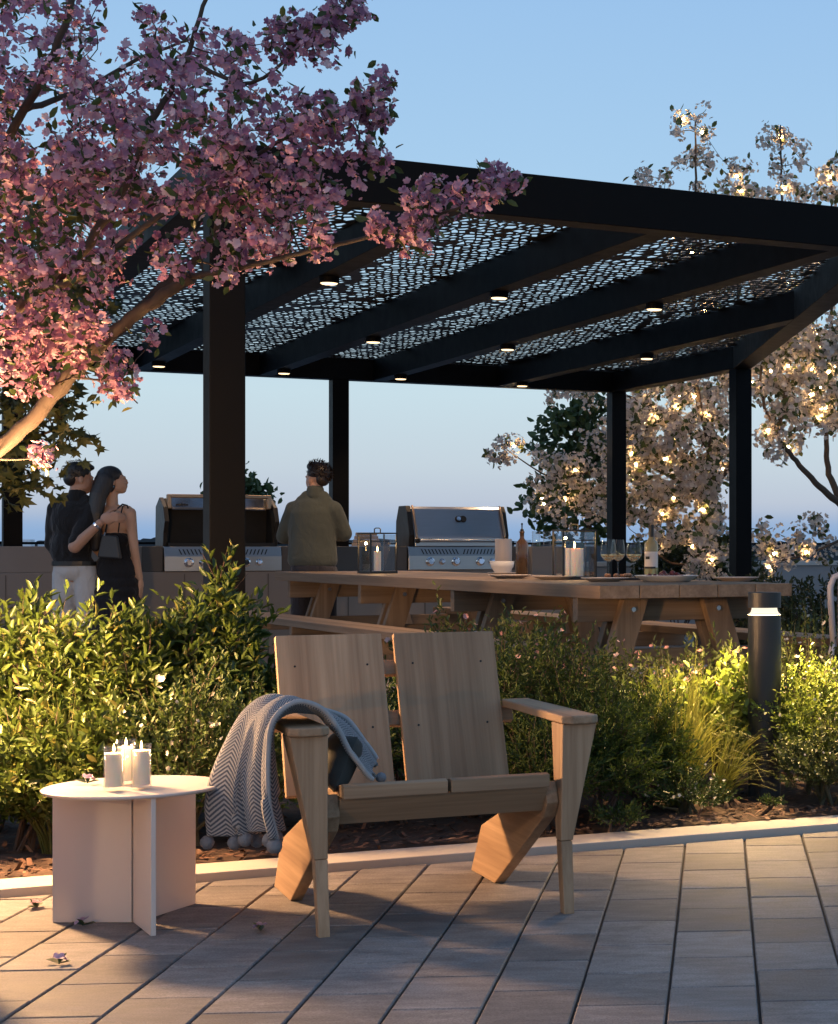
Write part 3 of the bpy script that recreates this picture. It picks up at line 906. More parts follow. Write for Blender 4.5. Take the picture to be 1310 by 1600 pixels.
# ================================================================== long picnic table
TW = R(32.6)
T0 = P(937, 915, 8.77); TZ = .915
TX, TYL = Vector((math.cos(TW), math.sin(TW))), Vector((-math.sin(TW), math.cos(TW)))
WTD, WTL = (0.160, 0.106, 0.066), (0.275, 0.195, 0.130)
TWX, TWY, TWZ = (wood('teak_grain_' + 'xyz'[i], WTD, WTL, i) for i in range(3))
ptab = thing('picnic_table', 'long wooden picnic table with splayed legs and attached benches', 'table', (T0.x, T0.y, 0), TW)
TL, TWID = 5.85, 1.05
for k in range(5):
    MB().box((.21 * k + .105, TL / 2, TZ - .032), (.2065, TL, .064)).build('top_board', TWY, ptab, bevel=.003)
def leg_shape(x0, x1, w, y0, y1, z0, z1):
    return MB().hexa([(x0 - w / 2, y0, z0), (x0 + w / 2, y0, z0), (x0 + w / 2, y1, z0), (x0 - w / 2, y1, z0)],
                     [(x1 - w / 2, y0, z1), (x1 + w / 2, y0, z1), (x1 + w / 2, y1, z1), (x1 - w / 2, y1, z1)])
M_BOLT = basic('steel_bolt', (.5, .5, .5), None, rough=.3, metal=1.0)
for yk in (.30, 2.05, 3.80, 5.50):
    MB().box((TWID / 2, yk + .035, TZ - .064 - .0605), (TWID - .04, .06, .12)).build('apron', TWX, ptab, bevel=.003)
    MB().xprism([(yk + .005, .50), (yk + .065, .50), (yk + .065, .59), (yk + .005, .59)], -.42, TWID + .42).build('bench_support', TWX, ptab, bevel=.003)
    for sgn, xt in ((-1, .31), (1, TWID - .31)):
        leg_shape(xt + sgn * .27, xt, .135, yk - .052, yk + .003, .004, TZ - .066).build('leg', TWZ, ptab, bevel=.004)
        leg_shape(xt + sgn * .27, xt, .135, yk + .067, yk + .122, .004, TZ - .066).build('leg', TWZ, ptab, bevel=.004)
        MB().tube([(xt + sgn * .02, yk - .052, TZ - .125), (xt + sgn * .02, yk - .060, TZ - .125)], [.014, .012], 10).build('bolt', M_BOLT, ptab)
for x in (-.42, -.285, TWID + .15, TWID + .285):
    MB().box((x + .066, TL / 2, .612), (.130, TL, .042)).build('bench_board', TWY, ptab, bevel=.003)
def tpt(px, Y): return PZ(px, TZ + .0008, Y)

# ------------------------------------------------------------------ lanterns
M_LANT = basic('lantern_black', (.012, .012, .012), None, rough=.45)
def lantern(label, px, Y, rz, cr_, ch):
    w, h = .20, .275
    p = tpt(px, Y)
    t = thing('lantern', label, 'lantern', tuple(p), rz, 'lanterns on the picnic table')
    MB().box((0, 0, .008), (w, w, .016)).build('base', M_LANT, t)
    for sx in (-1, 1):
        for sy in (-1, 1):
            MB().box((sx * (w / 2 - .005), sy * (w / 2 - .005), h / 2 + .005), (.009, .009, h - .022)).build('frame_bar', M_LANT, t)
    for s_ in (-1, 1):
        MB().box((0, s_ * (w / 2 - .005), h), (w, .009, .009)).build('frame_bar', M_LANT, t)
        MB().box((s_ * (w / 2 - .005), 0, h), (.009, w - .019, .009)).build('frame_bar', M_LANT, t)
        MB().box((0, s_ * (w / 2 - .005), h - .055), (w - .02, .006, .006)).build('frame_bar', M_LANT, t)
    for ax in (0, 1):
        for s_ in (-1, 1):
            c = [0, 0, h / 2 + .005]; sz = [w - .021, .002, h - .03]
            c[1] = s_ * (w / 2 - .0115)
            if ax: c[0], c[1] = c[1], 0; sz[0], sz[1] = sz[1], sz[0]
            MB().box(c, sz).build('pane', M_GLASS, t)
    MB().tube([(-.022, 0, h + .004), (-.022, 0, h + .030), (-.012, 0, h + .036), (.012, 0, h + .036), (.022, 0, h + .030), (.022, 0, h + .004)], .004, 6).build('handle', M_LANT, t)
    MB().lathe([(0, .0165), (cr_, .0165), (cr_, ch), (cr_ * .85, ch - .004), (0, ch - .006)], n=24).build('candle', M_WAX, t)
    MB().lathe([(0, 0), (.004, .005), (.0055, .012), (.003, .026), (.0008, .036), (0, .038)], (0, 0, ch), n=10).build('flame', M_FLAME, t, smooth=True)
    ld = bpy.data.lights.new('lantern_glow', 'POINT'); ld.energy = 2.2; ld.color = (1, .58, .24); ld.shadow_soft_size = .012
    lo = link(bpy.data.objects.new('glow', ld), t); lo.location = (0, 0, ch + .055)
lantern('black framed glass lantern with a slim candle at the far table end', 590, 12.75, TW + .15, .024, .15)
lantern('black framed glass lantern with a thick candle beside the wine glasses', 898, 10.45, TW - .1, .050, .175)

# ------------------------------------------------------------------ crockery and food
M_CER = basic('pale_stoneware', (.50, .41, .355), (.56, .47, .41), 12, .45, bs=.06, bscale=200)
M_CER2 = basic('white_stoneware', (.62, .58, .55), (.68, .65, .62), 12, .4)
def plate(label, px, Y, r=.125, mat=None, h=.018):
    p = tpt(px, Y)
    o = MB().lathe([(0, 0), (r * .58, 0), (r * .62, .002), (r * .98, h), (r, h + .001), (r * .985, h + .003), (r * .62, .007), (0, .006)], n=44).build('plate', mat or M_CER, None, smooth=True)
    o.location = p
    return tag(o, label, 'plate', 'plates on the picnic table')
plate('stoneware plate in front of the oil bottle, nearest the bowl', 797, 10.75)
plate('stoneware plate in front of the thick candle lantern', 866, 10.35)
plate('stoneware plate below the wine glasses near the table edge', 945, 9.75)
plate('stoneware plate at the right end of the picnic table', 1150, 9.95)
plate('small saucer under the blush bowl', 785, 12.05, .095, None, .012)
p = tpt(785, 12.05)
o = MB().lathe([(0, 0), (.040, 0), (.044, .004), (.072, .045), (.078, .082), (.0745, .082), (.068, .047), (.038, .010), (0, .008)], n=40).build('bowl', M_CER2, None, smooth=True)
o.location = p + Vector((0, 0, .0075)); tag(o, 'blush stoneware bowl on a saucer beside the oil bottle', 'bowl')
p = tpt(787, 12.7)
o = MB().lathe([(0, 0), (.054, 0), (.057, .004), (.057, .232), (.055, .237), (.050, .237), (.050, .012), (0, .010)], n=36).build('utensil_jar', M_CER, None, smooth=True)
o.location = p; tag(o, 'tall plain taupe jar behind the blush bowl', 'jar')
# oil bottle
M_OIL = basic('amber_oil_glass', (.10, .050, .022), (.16, .085, .04), 14, .08, spec=.6)
MATS['amber_oil_glass'].node_tree.nodes['Principled BSDF'].inputs['Transmission Weight'].default_value = .35
p = tpt(816, 11.6); t = thing('oil_bottle', 'tall amber oil bottle with a pouring spout on the table', 'bottle', tuple(p))
MB().lathe([(0, 0), (.036, 0), (.039, .006), (.039, .190), (.034, .212), (.016, .232), (.0135, .240), (.0135, .268), (.016, .270), (.016, .280), (0, .280)], n=28).build('body', M_OIL, t, smooth=True)
MB().lathe([(0, .280), (.012, .2805), (.010, .292), (.004, .296), (.004, .318), (.0065, .322), (.0055, .330), (0, .332)], n=14).build('spout', M_SCREW, t, smooth=True)
# wine glasses
M_WINE = basic('pale_wine', (.75, .62, .38), None, rough=.05)
MATS['pale_wine'].node_tree.nodes['Principled BSDF'].inputs['Transmission Weight'].default_value = .85
for px, Y, lab in ((951, 10.35, 'wine glass with a little white wine, left of the three'), (966, 11.0, 'wine glass with a little white wine, between the other two'), (991, 10.45, 'wine glass with a little white wine, closest to the bottle')):
    p = tpt(px, Y); t = thing('wine_glass', lab, 'wine glass', tuple(p), 0, 'wine glasses on the picnic table')
    MB().lathe([(0, 0), (.036, 0), (.037, .002), (.012, .006), (.005, .012), (.004, .085), (.006, .095)], n=26, cap=False).build('stem', M_GLASS, t, smooth=True)
    MB().lathe([(.006, .095), (.028, .112), (.043, .135), (.044, .15), (.038, .195), (.034, .225)], n=30, cap=False).build('bowl', M_GLASS, t, smooth=True)
    MB().lathe([(0, .099), (.026, .113), (.041, .135), (.042, .142), (0, .142)], n=24).build('wine', M_WINE, t, smooth=False)
# wine bottle
M_WB = basic('pale_wine_bottle', (.42, .36, .17), (.50, .43, .22), 6, .08, spec=.6)
MATS['pale_wine_bottle'].node_tree.nodes['Principled BSDF'].inputs['Transmission Weight'].default_value = .55
M_LBL = basic('paper_label', (.62, .58, .54), None, rough=.7)
p = tpt(1018, 10.6); t = thing('wine_bottle', 'white wine bottle with a pale label and dark capsule', 'bottle', tuple(p), R(14))
MB().lathe([(0, 0), (.036, 0), (.0395, .006), (.0395, .185), (.035, .205), (.018, .226), (.0145, .238), (0, .238)], n=32).build('body', M_WB, t, smooth=True)
MB().lathe([(0, .2385), (.0150, .2385), (.0150, .298), (.0165, .299), (.0165, .308), (0, .309)], n=20).build('capsule', M_LANT, t, smooth=False)
def arc_patch(r, a0, a1, z0, z1, n=10):
    q = MB(); vs = []; fs = []
    for i in range(n + 1):
        a = a0 + (a1 - a0) * i / n
        vs += [(r * math.cos(a), r * math.sin(a), z0), (r * math.cos(a), r * math.sin(a), z1)]
    for i in range(n): fs.append((2 * i, 2 * i + 2, 2 * i + 3, 2 * i + 1))
    return q.add(vs, fs)
lab_o = arc_patch(.0402, R(-165), R(-30), .065, .155).build('label', M_LBL, t, smooth=True)
arc_patch(.0406, R(-150), R(-110), .112, .128, 6).build('emblem', M_LANT, lab_o, smooth=True)
arc_patch(.0406, R(-165), R(-60), .058, .070, 8).build('band', M_LANT, lab_o, smooth=True)
# platter with fruit
p = tpt(1042, 9.75); t = thing('fruit_platter', 'pale shallow platter piled with dark red fruit', 'platter', tuple(p))
MB().lathe([(0, 0), (.115, 0), (.125, .004), (.165, .030), (.168, .032), (.164, .034), (.12, .010), (0, .008)], n=48).build('dish', M_CER2, t, smooth=True)
M_RED = foliage('dark_red_fruit', (.055, .010, .012), (.16, .030, .026), rough=.3, trans=0)
for k in range(26):
    a, r_ = random.uniform(0, 6.28), .10 * math.sqrt(random.random())
    MB().ball((r_ * math.cos(a), r_ * math.sin(a), .024 + .030 * (1 - r_ / .11) * random.random()), random.uniform(.011, .016), 9, 6).build('fruit', M_RED, t, smooth=True)
p = tpt(966, 10.15); t = thing('snack_board', 'small dark serving board with bites beside the wine glasses', 'board', tuple(p), TW)
MB().box((0, 0, .008), (.22, .13, .016)).build('board', basic('dark_walnut', (.045, .025, .018), (.07, .04, .028), 20, .5), t, bevel=.004)
M_BITE = foliage('snack_bite', (.14, .035, .025), (.42, .20, .09), rough=.5, trans=0)
for k in range(12):
    MB().ball((random.uniform(-.09, .09), random.uniform(-.045, .045), .026), random.uniform(.010, .014), 8, 6, (1.2, 1, .8)).build('bite', M_BITE, t, smooth=True)

# ================================================================== outdoor kitchen
S0 = Vector((-5.33, 15.0))
def kp(s, d=0, z=0): q = S0 + UU * s + VV * d; return Vector((q.x, q.y, z))
M_CNT = basic('counter_render', (.185, .160, .142), (.225, .196, .175), 3, .85, bs=.12, bscale=150)
M_CNT_D = basic('counter_dark', (.060, .052, .047), (.075, .066, .060), 4, .6)
M_STEEL = basic('brushed_steel', (.36, .36, .37), (.44, .44, .45), 5, .34, metal=1.0, stretch=(1, 30, 30))
M_DARK = basic('dark_steel', (.016, .0145, .0135), (.024, .022, .020), 6, .45, metal=.1, spec=.3)
M_BROW = basic('polished_steel', (.30, .31, .33), (.34, .35, .37), 5, .16, metal=1.0)
M_CHAR = basic('sooty_black', (.010, .009, .008), (.018, .016, .014), 8, .75)
M_BRONZE = basic('bronze_trim', (.36, .25, .17), (.42, .30, .21), 8, .35, metal=.9)
M_CHROME = basic('chrome', (.75, .75, .78), None, rough=.07, metal=1.0)
kit = thing('kitchen_counter', 'long taupe outdoor kitchen counter under the pergola back', 'counter', tuple(kp(0)), PA)
MB().box((-.10, .38, .449), (6.0, .76, .898)).build('base', M_CNT, kit, bevel=.004)
for x0, x1, m_ in ((-3.1, -.62, M_CNT), (-.618, -.462, M_CNT_D), (.462, 1.498, M_CNT_D), (2.422, 2.56, M_CNT_D)):
    MB().box(((x0 + x1) / 2, .385, 1.0), (x1 - x0, .75, .203)).build('upper_block', m_, kit, bevel=.004)
MB().box((2.72, .33, .55), (.312, .88, 1.10)).build('end_block', M_CNT, kit, bevel=.005)
for k in range(9):
    MB().box((-2.9 + k * .65, -.0022, .45), (.006, .004, .86)).build('panel_joint', M_CNT_D, kit)
def grill(label, s, open_lid):
    t = thing('gas_grill', label, 'grill', tuple(kp(s, 0, .900)), PA, 'gas grills in the counter')
    w = .455
    pan_ = MB().xprism([(-.012, .001), (.30, .001), (.30, .199), (.012, .199), (-.012, .12)], -w, w).build('control_panel', M_STEEL, t, bevel=.004)
    for sg in (-1, 1):
        for k in range(11):
            x = sg * (.018 + k * .030)
            if open_lid or True:
                vs = []
                for (dx, zz) in ((0, .135), (.010, .135), (.010 + .018, .178), (.018, .178)):
                    yy = -.012 + (zz - .12) / .079 * .024 - .0012
                    vs.append((x + sg * dx, yy, zz))
                MB().add(vs if sg > 0 else vs[::-1], [(0, 1, 2, 3)]).build('vent_slot', M_CHAR, pan_)
    for x, r_ in ((-.27, .034), (-.165, .024), (-.045, .034), (.17, .034), (.275, .024)):
        kn = MB().tube([(x, -.012, .072), (x, -.020, .072), (x, -.024, .072), (x, -.052, .072)], [r_ * 1.15, r_ * 1.15, r_ * .8, r_ * .72], 22).build('knob', M_CHROME, t, smooth=False, bevel=.003)
    hz = .1995
    if not open_lid:
        lid = [(.02, hz + .001), (.02, hz + .075), (.030, hz + .09), (.14, hz + .325), (.17, hz + .345), (.34, hz + .345), (.42, hz + .27), (.43, hz + .001)]
        MB().xprism(lid, -w * .86, w * .90).build('lid', M_STEEL, t, bevel=.006)
        for x0, x1 in ((-w * .86 - .045, -w * .86 - .002), (w * .90 + .002, w * .90 + .035)):
            MB().xprism([(.06, hz + .001), (.035, hz + .10), (.11, hz + .30), (.16, hz + .352), (.36, hz + .352), (.44, hz + .22), (.45, hz + .001)], x0, x1).build('lid_side', M_DARK, t, bevel=.006)
        for x in (-w * .86 + .012, w * .90 - .012):
            MB().tube([(x, .000, hz + .062), (x, .005, hz + .10), (x, .118, hz + .325), (x, .15, hz + .350)], .0095, 8).build('trim', M_BRONZE, t, smooth=True)
        MB().tube([(-w * .86 + .005, -.030, hz + .052), (w * .90 - .005, -.030, hz + .052)], .011, 10).build('handle', M_STEEL, t, smooth=True)
        for x in (-w * .86 + .012, w * .90 - .012): MB().ball((x, -.022, hz + .052), .024, 12, 8).build('handle_mount', M_DARK, t, smooth=True)
        MB().box((0, .008, hz + .018), (w * 1.70, .006, .022)).build('lid_lip', M_STEEL, t)
        # twin round gauge
        nrm = Vector((0, -.905, .425))
        for x in (.012, .052):
            c = Vector((x, .098, hz + .238)) + nrm * .002
            MB().tube([c, c + nrm * .010], [.031, .028], 22).build('gauge', M_CHAR, t)
        c = Vector((.012, .098, hz + .238)) + nrm * .0125
        MB().tube([c, c + nrm * .002], [.020, .019], 18).build('gauge_face', M_CHROME, t)
        for k, hgt in enumerate((.011, .014, .011, .019, .015, .019, .012, .010)):
            MB().box((-w * .86 + .085 + k * .012, .0195, hz + .058 + hgt / 2 - .006), (.008, .003, hgt)).build('wordmark_letter', M_CHAR, t)
    else:
        # open hood leaning back: black inside, steel brow with the wordmark, handle on top
        MB().xprism([(.03, hz + .001), (.43, hz + .001), (.43, hz + .03), (.03, hz + .03)], -w * .90, w * .90).build('grate_deck', M_CHAR, t)
        MB().xprism([(.36, hz + .031), (.44, hz + .031), (.47, hz + .30), (.33, hz + .315)], -w * .90, w * .90).build('hood_back', M_CHAR, t)
        MB().xprism([(.20, hz + .305), (.215, hz + .300), (.42, hz + .36), (.36, hz + .392), (.255, hz + .392)], -w * .90, w * .90).build('hood', M_DARK, t, bevel=.004)
        MB().xprism([(.17, hz + .300), (.20, hz + .296), (.27, hz + .39), (.245, hz + .40)], -w * .80, w * .80).build('brow', M_BROW, t, bevel=.002)
        for sg in (-1, 1):
            x0, x1 = sorted((sg * w * .905, sg * (w * .905 + .035)))
            MB().xprism([(.10, hz + .001), (.08, hz + .11), (.02, hz + .20), (.09, hz + .32), (.28, hz + .40), (.45, hz + .33), (.47, hz + .001)], x0, x1).build('hood_side', M_DARK, t, bevel=.006)
            x = sg * w * .86
            MB().box((x, .165, hz + .365), (.034, .05, .115)).build('handle_bracket', M_BRONZE, t, bevel=.006)
        MB().box((0, .140, hz + .408), (w * 1.68, .030, .030)).build('handle', M_BRONZE, t, bevel=.008)
        n2 = Vector((0, -.80, .60))
        for k, hgt in enumerate((.011, .014, .011, .019, .015, .019, .012, .010)):
            MB().box((-w * .72 + k * .012, .198, hz + .340), (.008, .012, hgt)).build('wordmark_letter', M_CHAR, t)
    return t
grill('gas grill with its hood open and black inside, behind the front post', 0.0, True)
grill('closed stainless gas grill with a sloping lid and round gauges', 1.961, False)
# wooden box on the counter between the grills
p = kp(1.27, .45, 1.1023); t = thing('wooden_box', 'pale wooden slatted box on the counter beside the closed grill', 'box', tuple(p), PA)
for k in range(4):
    MB().xprism([(-.10 + .01 * k, .001 + .030 * k), (.10 - .01 * k, .001 + .030 * k), (.092 - .01 * k, .029 + .030 * k), (-.092 + .01 * k, .029 + .030 * k)], -.10 + .008 * k, .10 - .008 * k).build('slat', TWX, t, bevel=.002)
for px, lab in ((838, 'drinking glass on the counter end, nearer the oil bottle'), (855, 'drinking glass on the counter end, nearer the lantern')):
    Y = 16.35 if px < 845 else 16.42
    p = PZ(px, 1.1008, Y)
    o = MB().lathe([(0, .002), (.030, .002), (.033, .006), (.037, .135), (.0355, .135), (.031, .012), (0, .010)], n=24, cap=False).build('tumbler', M_GLASS, None, smooth=True)
    o.location = p; tag(o, lab, 'glass', 'tumblers on the counter')

# ================================================================== white metal chair at the right edge
M_WHT = basic('pale_tube', (.40, .37, .39), (.45, .42, .44), 6, .45)
M_SLING = basic('sling_fabric', (.26, .22, .23), (.30, .26, .27), 80, .9, bs=.3, bscale=600)
p = PZ(1303, 0, 9.15); t = thing('metal_chair', 'pale tubular metal chair cut by the right edge of the picture', 'chair', (p.x, p.y, .004), R(8))
MB().tube([(.00, 0, .60), (-.018, -.02, .86), (-.018, -.02, .90), (.0, -.02, .945), (.045, -.02, .965), (.40, -.02, .965), (.445, -.02, .945), (.463, -.02, .90), (.463, -.02, .86), (.445, 0, .60)], .016, 10).build('back_frame', M_WHT, t, smooth=True)
MB().box((.2225, -.012, .775), (.405, .008, .32)).build('back_sling', M_SLING, t)
for x in (-.002, .447):
    MB().tube([(x, 0, .62), (x - .012, -.03, .58), (x - .018, -.10, .0)], .015, 10).build('leg', M_WHT, t, smooth=True)
    MB().tube([(x, -.02, .46), (x, -.42, .46), (x, -.45, .44), (x, -.47, .0)], .015, 10).build('leg', M_WHT, t, smooth=True)
    MB().tube([(x + .045, -.015, .60), (x + .04, -.05, .46)], .010, 8).build('strut', M_WHT, t, smooth=True)
MB().box((.2225, -.22, .468), (.44, .42, .024)).build('seat', M_SLING, t, bevel=.006)
# ================================================================== plants
LAMP = 1350.0
M_BARK = basic('bark', (.045, .030, .021), (.090, .060, .042), 30, .9, bs=.8, bscale=60, stretch=(1, 1, .3))
M_TWIG = basic('twig_bark', (.050, .032, .024), (.085, .056, .042), 40, .85)
M_STEM = basic('green_stem', (.045, .050, .018), (.09, .06, .03), 40, .7)

def shrub(name, label, cat_, base, rad, h, n_shoots, leaf, mat, per=12, shoot=.16, up=.55, group=None, flat=.35, stems=8, flower=None, lean=(0, 0), core=.35, squash=1.0):
    """leafy shrub: shoots set through a rounded volume, leaves along each shoot"""
    t = thing(name, label, cat_, (base[0], base[1], base[2]), 0, group)
    n = n_shoots
    u = RNG.normal(size=(n, 3)); u = unit(u); u[:, 2] = np.abs(u[:, 2]) * 1.0
    lo = RNG.random(n) < .42
    u[lo, 2] = RNG.uniform(-.35, .25, lo.sum())
    rr = core + (1 - core) * RNG.random(n) ** .45
    lump = 1 + .16 * np.sin(u[:, 0] * 5.1 + base[0] * 9) * np.cos(u[:, 1] * 4.3 + base[1] * 7) + .12 * np.sin(u[:, 2] * 7 + u[:, 0] * 3)
    c = np.stack([u[:, 0] * rad * rr * lump, u[:, 1] * rad * squash * rr * lump, h * .46 + u[:, 2] * h * .50 * rr * lump], 1)
    c[:, 0] += lean[0] * c[:, 2]; c[:, 1] += lean[1] * c[:, 2]
    c[:, 2] = np.maximum(c[:, 2], .05)
    sd = unit(u * np.array([1, 1, .6]) + np.array([0, 0, up]) + RNG.normal(size=(n, 3)) * .35)
    sl = shoot * RNG.uniform(.6, 1.3, n)
    k = np.arange(per)
    f = (k + .5) / per
    curve = RNG.normal(size=(n, 3)) * .18
    start = c - sd * (sl * .5)[:, None]
    pos = start[:, None] + sd[:, None] * (sl[:, None] * f)[..., None] + curve[:, None] * ((f ** 2)[None] * sl[:, None])[..., None]
    ang = RNG.uniform(0, 6.28, n)[:, None] + k * 2.4
    side = unit(np.cross(sd, RNG.normal(size=(n, 3)))); side2 = np.cross(sd, side)
    out = side[:, None] * np.cos(ang)[..., None] + side2[:, None] * np.sin(ang)[..., None]
    spread = (1.15 - .75 * f)[None, :, None]
    d = sd[:, None] * .8 + out * spread + RNG.normal(size=out.shape) * .15
    L_, W_ = leaf
    s = L_ * RNG.uniform(.65, 1.2, (n, per))
    s3 = np.stack([s * (W_ / L_), s, s], -1).reshape(-1, 3)
    ref = unit(sd[:, None] * .6 + np.array([0, 0, .5]) + RNG.normal(size=out.shape) * .6)
    scatter('leaves', LEAF, LEAF_F, pos.reshape(-1, 3), d.reshape(-1, 3), s3, mat, t, ref=ref.reshape(-1, 3))['kind'] = 'stuff'
    # woody stems and shoot axes
    q = MB()
    for i in range(stems):
        e = c[random.randrange(n)]
        q.tube([(random.uniform(-.05, .05), random.uniform(-.05, .05), -.02), (e[0] * .4, e[1] * .4, e[2] * .55), tuple(e)], [.009, .006, .002], 5)
    for i in range(0, n, 2):
        a = start[i]; b = start[i] + sd[i] * sl[i]
        q.tube([tuple(a), tuple(b)], [.0022, .0008], 3, cap=False)
    q.build('stems', M_STEM if flower else M_TWIG, t)
    if flower:
        fm, fs, cnt = flower
        idx = RNG.choice(n, cnt)
        fp = start[idx] + sd[idx] * (sl[idx] * RNG.uniform(.8, 1.1, cnt))[:, None] + RNG.normal(size=(cnt, 3)) * .012
        fd = sd[idx] + RNG.normal(size=(cnt, 3)) * .6 + np.array([0, -.35, .2])
        scatter('flowers', FLOWER, FLOWER_F, fp, fd, fs * RNG.uniform(.7, 1.2, cnt), fm, t)['kind'] = 'stuff'
    return t
def grass(name, label, base, n, h, spread, width, mat, group=None, droop=.6, az=None):
    t = thing(name, label, 'grass', tuple(base), 0, group)
    seg = 5
    a = RNG.uniform(0, 2 * np.pi, n) if az is None else RNG.normal(az[0], az[1], n)
    r0 = RNG.random(n) ** .7 * .06
    hh = h * RNG.uniform(.45, 1.08, n)
    sp = spread * RNG.random(n) ** .7
    f = np.linspace(0, 1, seg + 1)
    ox = np.cos(a) * r0; oy = np.sin(a) * r0
    rad = sp[:, None] * (f ** 1.7)[None]
    z = hh[:, None] * (f[None] - droop * (sp / spread)[:, None] ** 1.5 * f[None] ** 3 * .75)
    aa = a[:, None] + RNG.normal(size=n)[:, None] * .25 * f[None]
    X = ox[:, None] + np.cos(aa) * rad; Y = oy[:, None] + np.sin(aa) * rad
    C = np.stack([X, Y, z], -1)
    sx = RNG.normal(size=(n, 2)); sx = unit(sx)
    wv = width * RNG.uniform(.6, 1.2, n)[:, None] * (1 - f[None] ** 2.2 * .92)
    S = np.stack([sx[:, 0:1] * wv, sx[:, 1:2] * wv, np.zeros_like(wv)], -1) * .5
    V = np.stack([C - S, C + S], 2).reshape(-1, 3)
    base_i = (np.arange(n) * (seg + 1) * 2)[:, None]
    k = np.arange(seg) * 2
    Fc = np.stack([base_i + k, base_i + k + 1, base_i + k + 3, base_i + k + 2], -1).reshape(-1, 4)
    o = np_mesh('blades', V, Fc, mat, t); o['kind'] = 'stuff'
    return t

ML_BOX = foliage('leaf_glossy', (.036, .066, .011), (.092, .130, .024), (.19, .18, .045), rough=.40, trans=.30, spec=.5)
ML_FINE = foliage('leaf_fine', (.030, .056, .012), (.080, .120, .026), rough=.5, trans=.28)
ML_SOFT = foliage('leaf_soft', (.030, .056, .010), (.085, .122, .022), rough=.55, trans=.3)
ML_BRIGHT = foliage('leaf_bright', (.10, .15, .020), (.20, .24, .040), rough=.42, trans=.32)
ML_DARK = foliage('leaf_dark', (.014, .024, .008), (.035, .050, .016), rough=.5, trans=.2)
ML_OLIVE = foliage('leaf_olive', (.040, .058, .016), (.095, .115, .032), rough=.5, trans=.25)
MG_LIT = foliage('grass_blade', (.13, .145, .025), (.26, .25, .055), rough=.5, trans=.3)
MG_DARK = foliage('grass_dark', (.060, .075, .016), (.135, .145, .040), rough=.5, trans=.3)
MF_WHITE = foliage('tiny_white_flower', (.62, .55, .46), (.78, .72, .62), rough=.6, trans=.3)
MF_PINK = foliage('tiny_pink_flower', (.52, .24, .23), (.72, .50, .44), rough=.6, trans=.3)

def bedpt(px, Y, z=.03): return PZ(px, z, Y)
# --- left mass: glossy upright shrubs
gl_ = 'glossy shrubs in the left bed'
shrub('glossy_shrub', 'glossy yellow-green shrub at the left edge behind the side table', 'shrub', bedpt(-10, 6.95), .38, .84, 560, (.049, .015), ML_BOX, group=gl_, per=13)
shrub('glossy_shrub', 'brightly lit glossy shrub below the couple', 'shrub', bedpt(128, 6.88), .40, .84, 620, (.049, .015), ML_BOX, group=gl_, per=13)
shrub('glossy_shrub', 'glossy shrub behind the candles, left of the black post', 'shrub', bedpt(235, 7.05), .33, .80, 520, (.049, .015), ML_BOX, group=gl_, per=13)
shrub('glossy_shrub', 'tallest glossy shrub rising in front of the black post', 'shrub', bedpt(335, 7.22), .18, .98, 330, (.050, .015), ML_BOX, group=gl_, per=13, up=.8, shoot=.20)
shrub('glossy_shrub', 'glossy shrub right behind the throw and the chair back', 'shrub', bedpt(415, 7.25), .24, .62, 260, (.052, .016), ML_BOX, group=gl_, per=12)
# --- low plants along the left kerb
lf = 'low plants along the left kerb'
shrub('low_shrub', 'low leafy shrub filling the corner left of the side table', 'shrub', bedpt(40, 6.50), .25, .48, 300, (.045, .016), ML_BOX, group=lf)
shrub('low_shrub', 'low leafy shrub hidden behind the side table fins', 'shrub', bedpt(165, 6.55), .25, .48, 280, (.045, .016), ML_BOX, group=lf)
shrub('white_flowering_shrub', 'small-leaved shrub dotted with tiny white flowers between table and throw', 'shrub', bedpt(285, 6.55), .27, .62, 330, (.024, .011), ML_FINE, per=14, group=lf, flower=(MF_WHITE, .010, 70), up=.9)
shrub('low_shrub', 'dark low shrub under the hanging throw', 'shrub', bedpt(385, 6.72), .26, .52, 300, (.028, .012), ML_FINE, group=lf, flower=(MF_WHITE, .008, 18))
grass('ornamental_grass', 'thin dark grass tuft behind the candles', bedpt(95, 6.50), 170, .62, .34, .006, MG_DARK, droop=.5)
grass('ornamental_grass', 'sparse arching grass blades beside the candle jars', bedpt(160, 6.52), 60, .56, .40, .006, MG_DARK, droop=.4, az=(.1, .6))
# --- behind the chair
bc = 'shrubs behind the lounge chair'
for px, Y, r_, h_, lab in ((520, 7.0, .28, .56, 'dark fine shrub behind the left back board'), (625, 7.15, .26, .58, 'dark fine shrub seen between the two back boards'),
                           (740, 7.3, .30, .60, 'dark fine shrub behind the right back board')):
    shrub('fine_shrub', lab, 'shrub', bedpt(px, Y), r_, h_, 300, (.026, .010), ML_FINE, per=14, group=bc)
# --- right of the chair: soft billowing shrubs
rs = 'soft shrubs right of the chair'
for px, Y, r_, h_, lab in ((800, 7.38, .30, .72, 'soft fine-leaved shrub rising right behind the chair arm'), (880, 7.28, .28, .66, 'soft fine-leaved shrub between chair arm and grasses'),
                           (940, 7.20, .22, .44, 'low soft shrub spilling over the kerb beside the chair'), (850, 6.98, .20, .42, 'dark soft shrub low behind the front chair leg'),
                           (1000, 7.50, .22, .48, 'dense soft shrub left of the yellow grass')):
    shrub('soft_shrub', lab, 'shrub', bedpt(px, Y), r_, h_, int(2100 * r_), (.026, .006), ML_SOFT, per=18, shoot=.13, group=rs, up=.7)
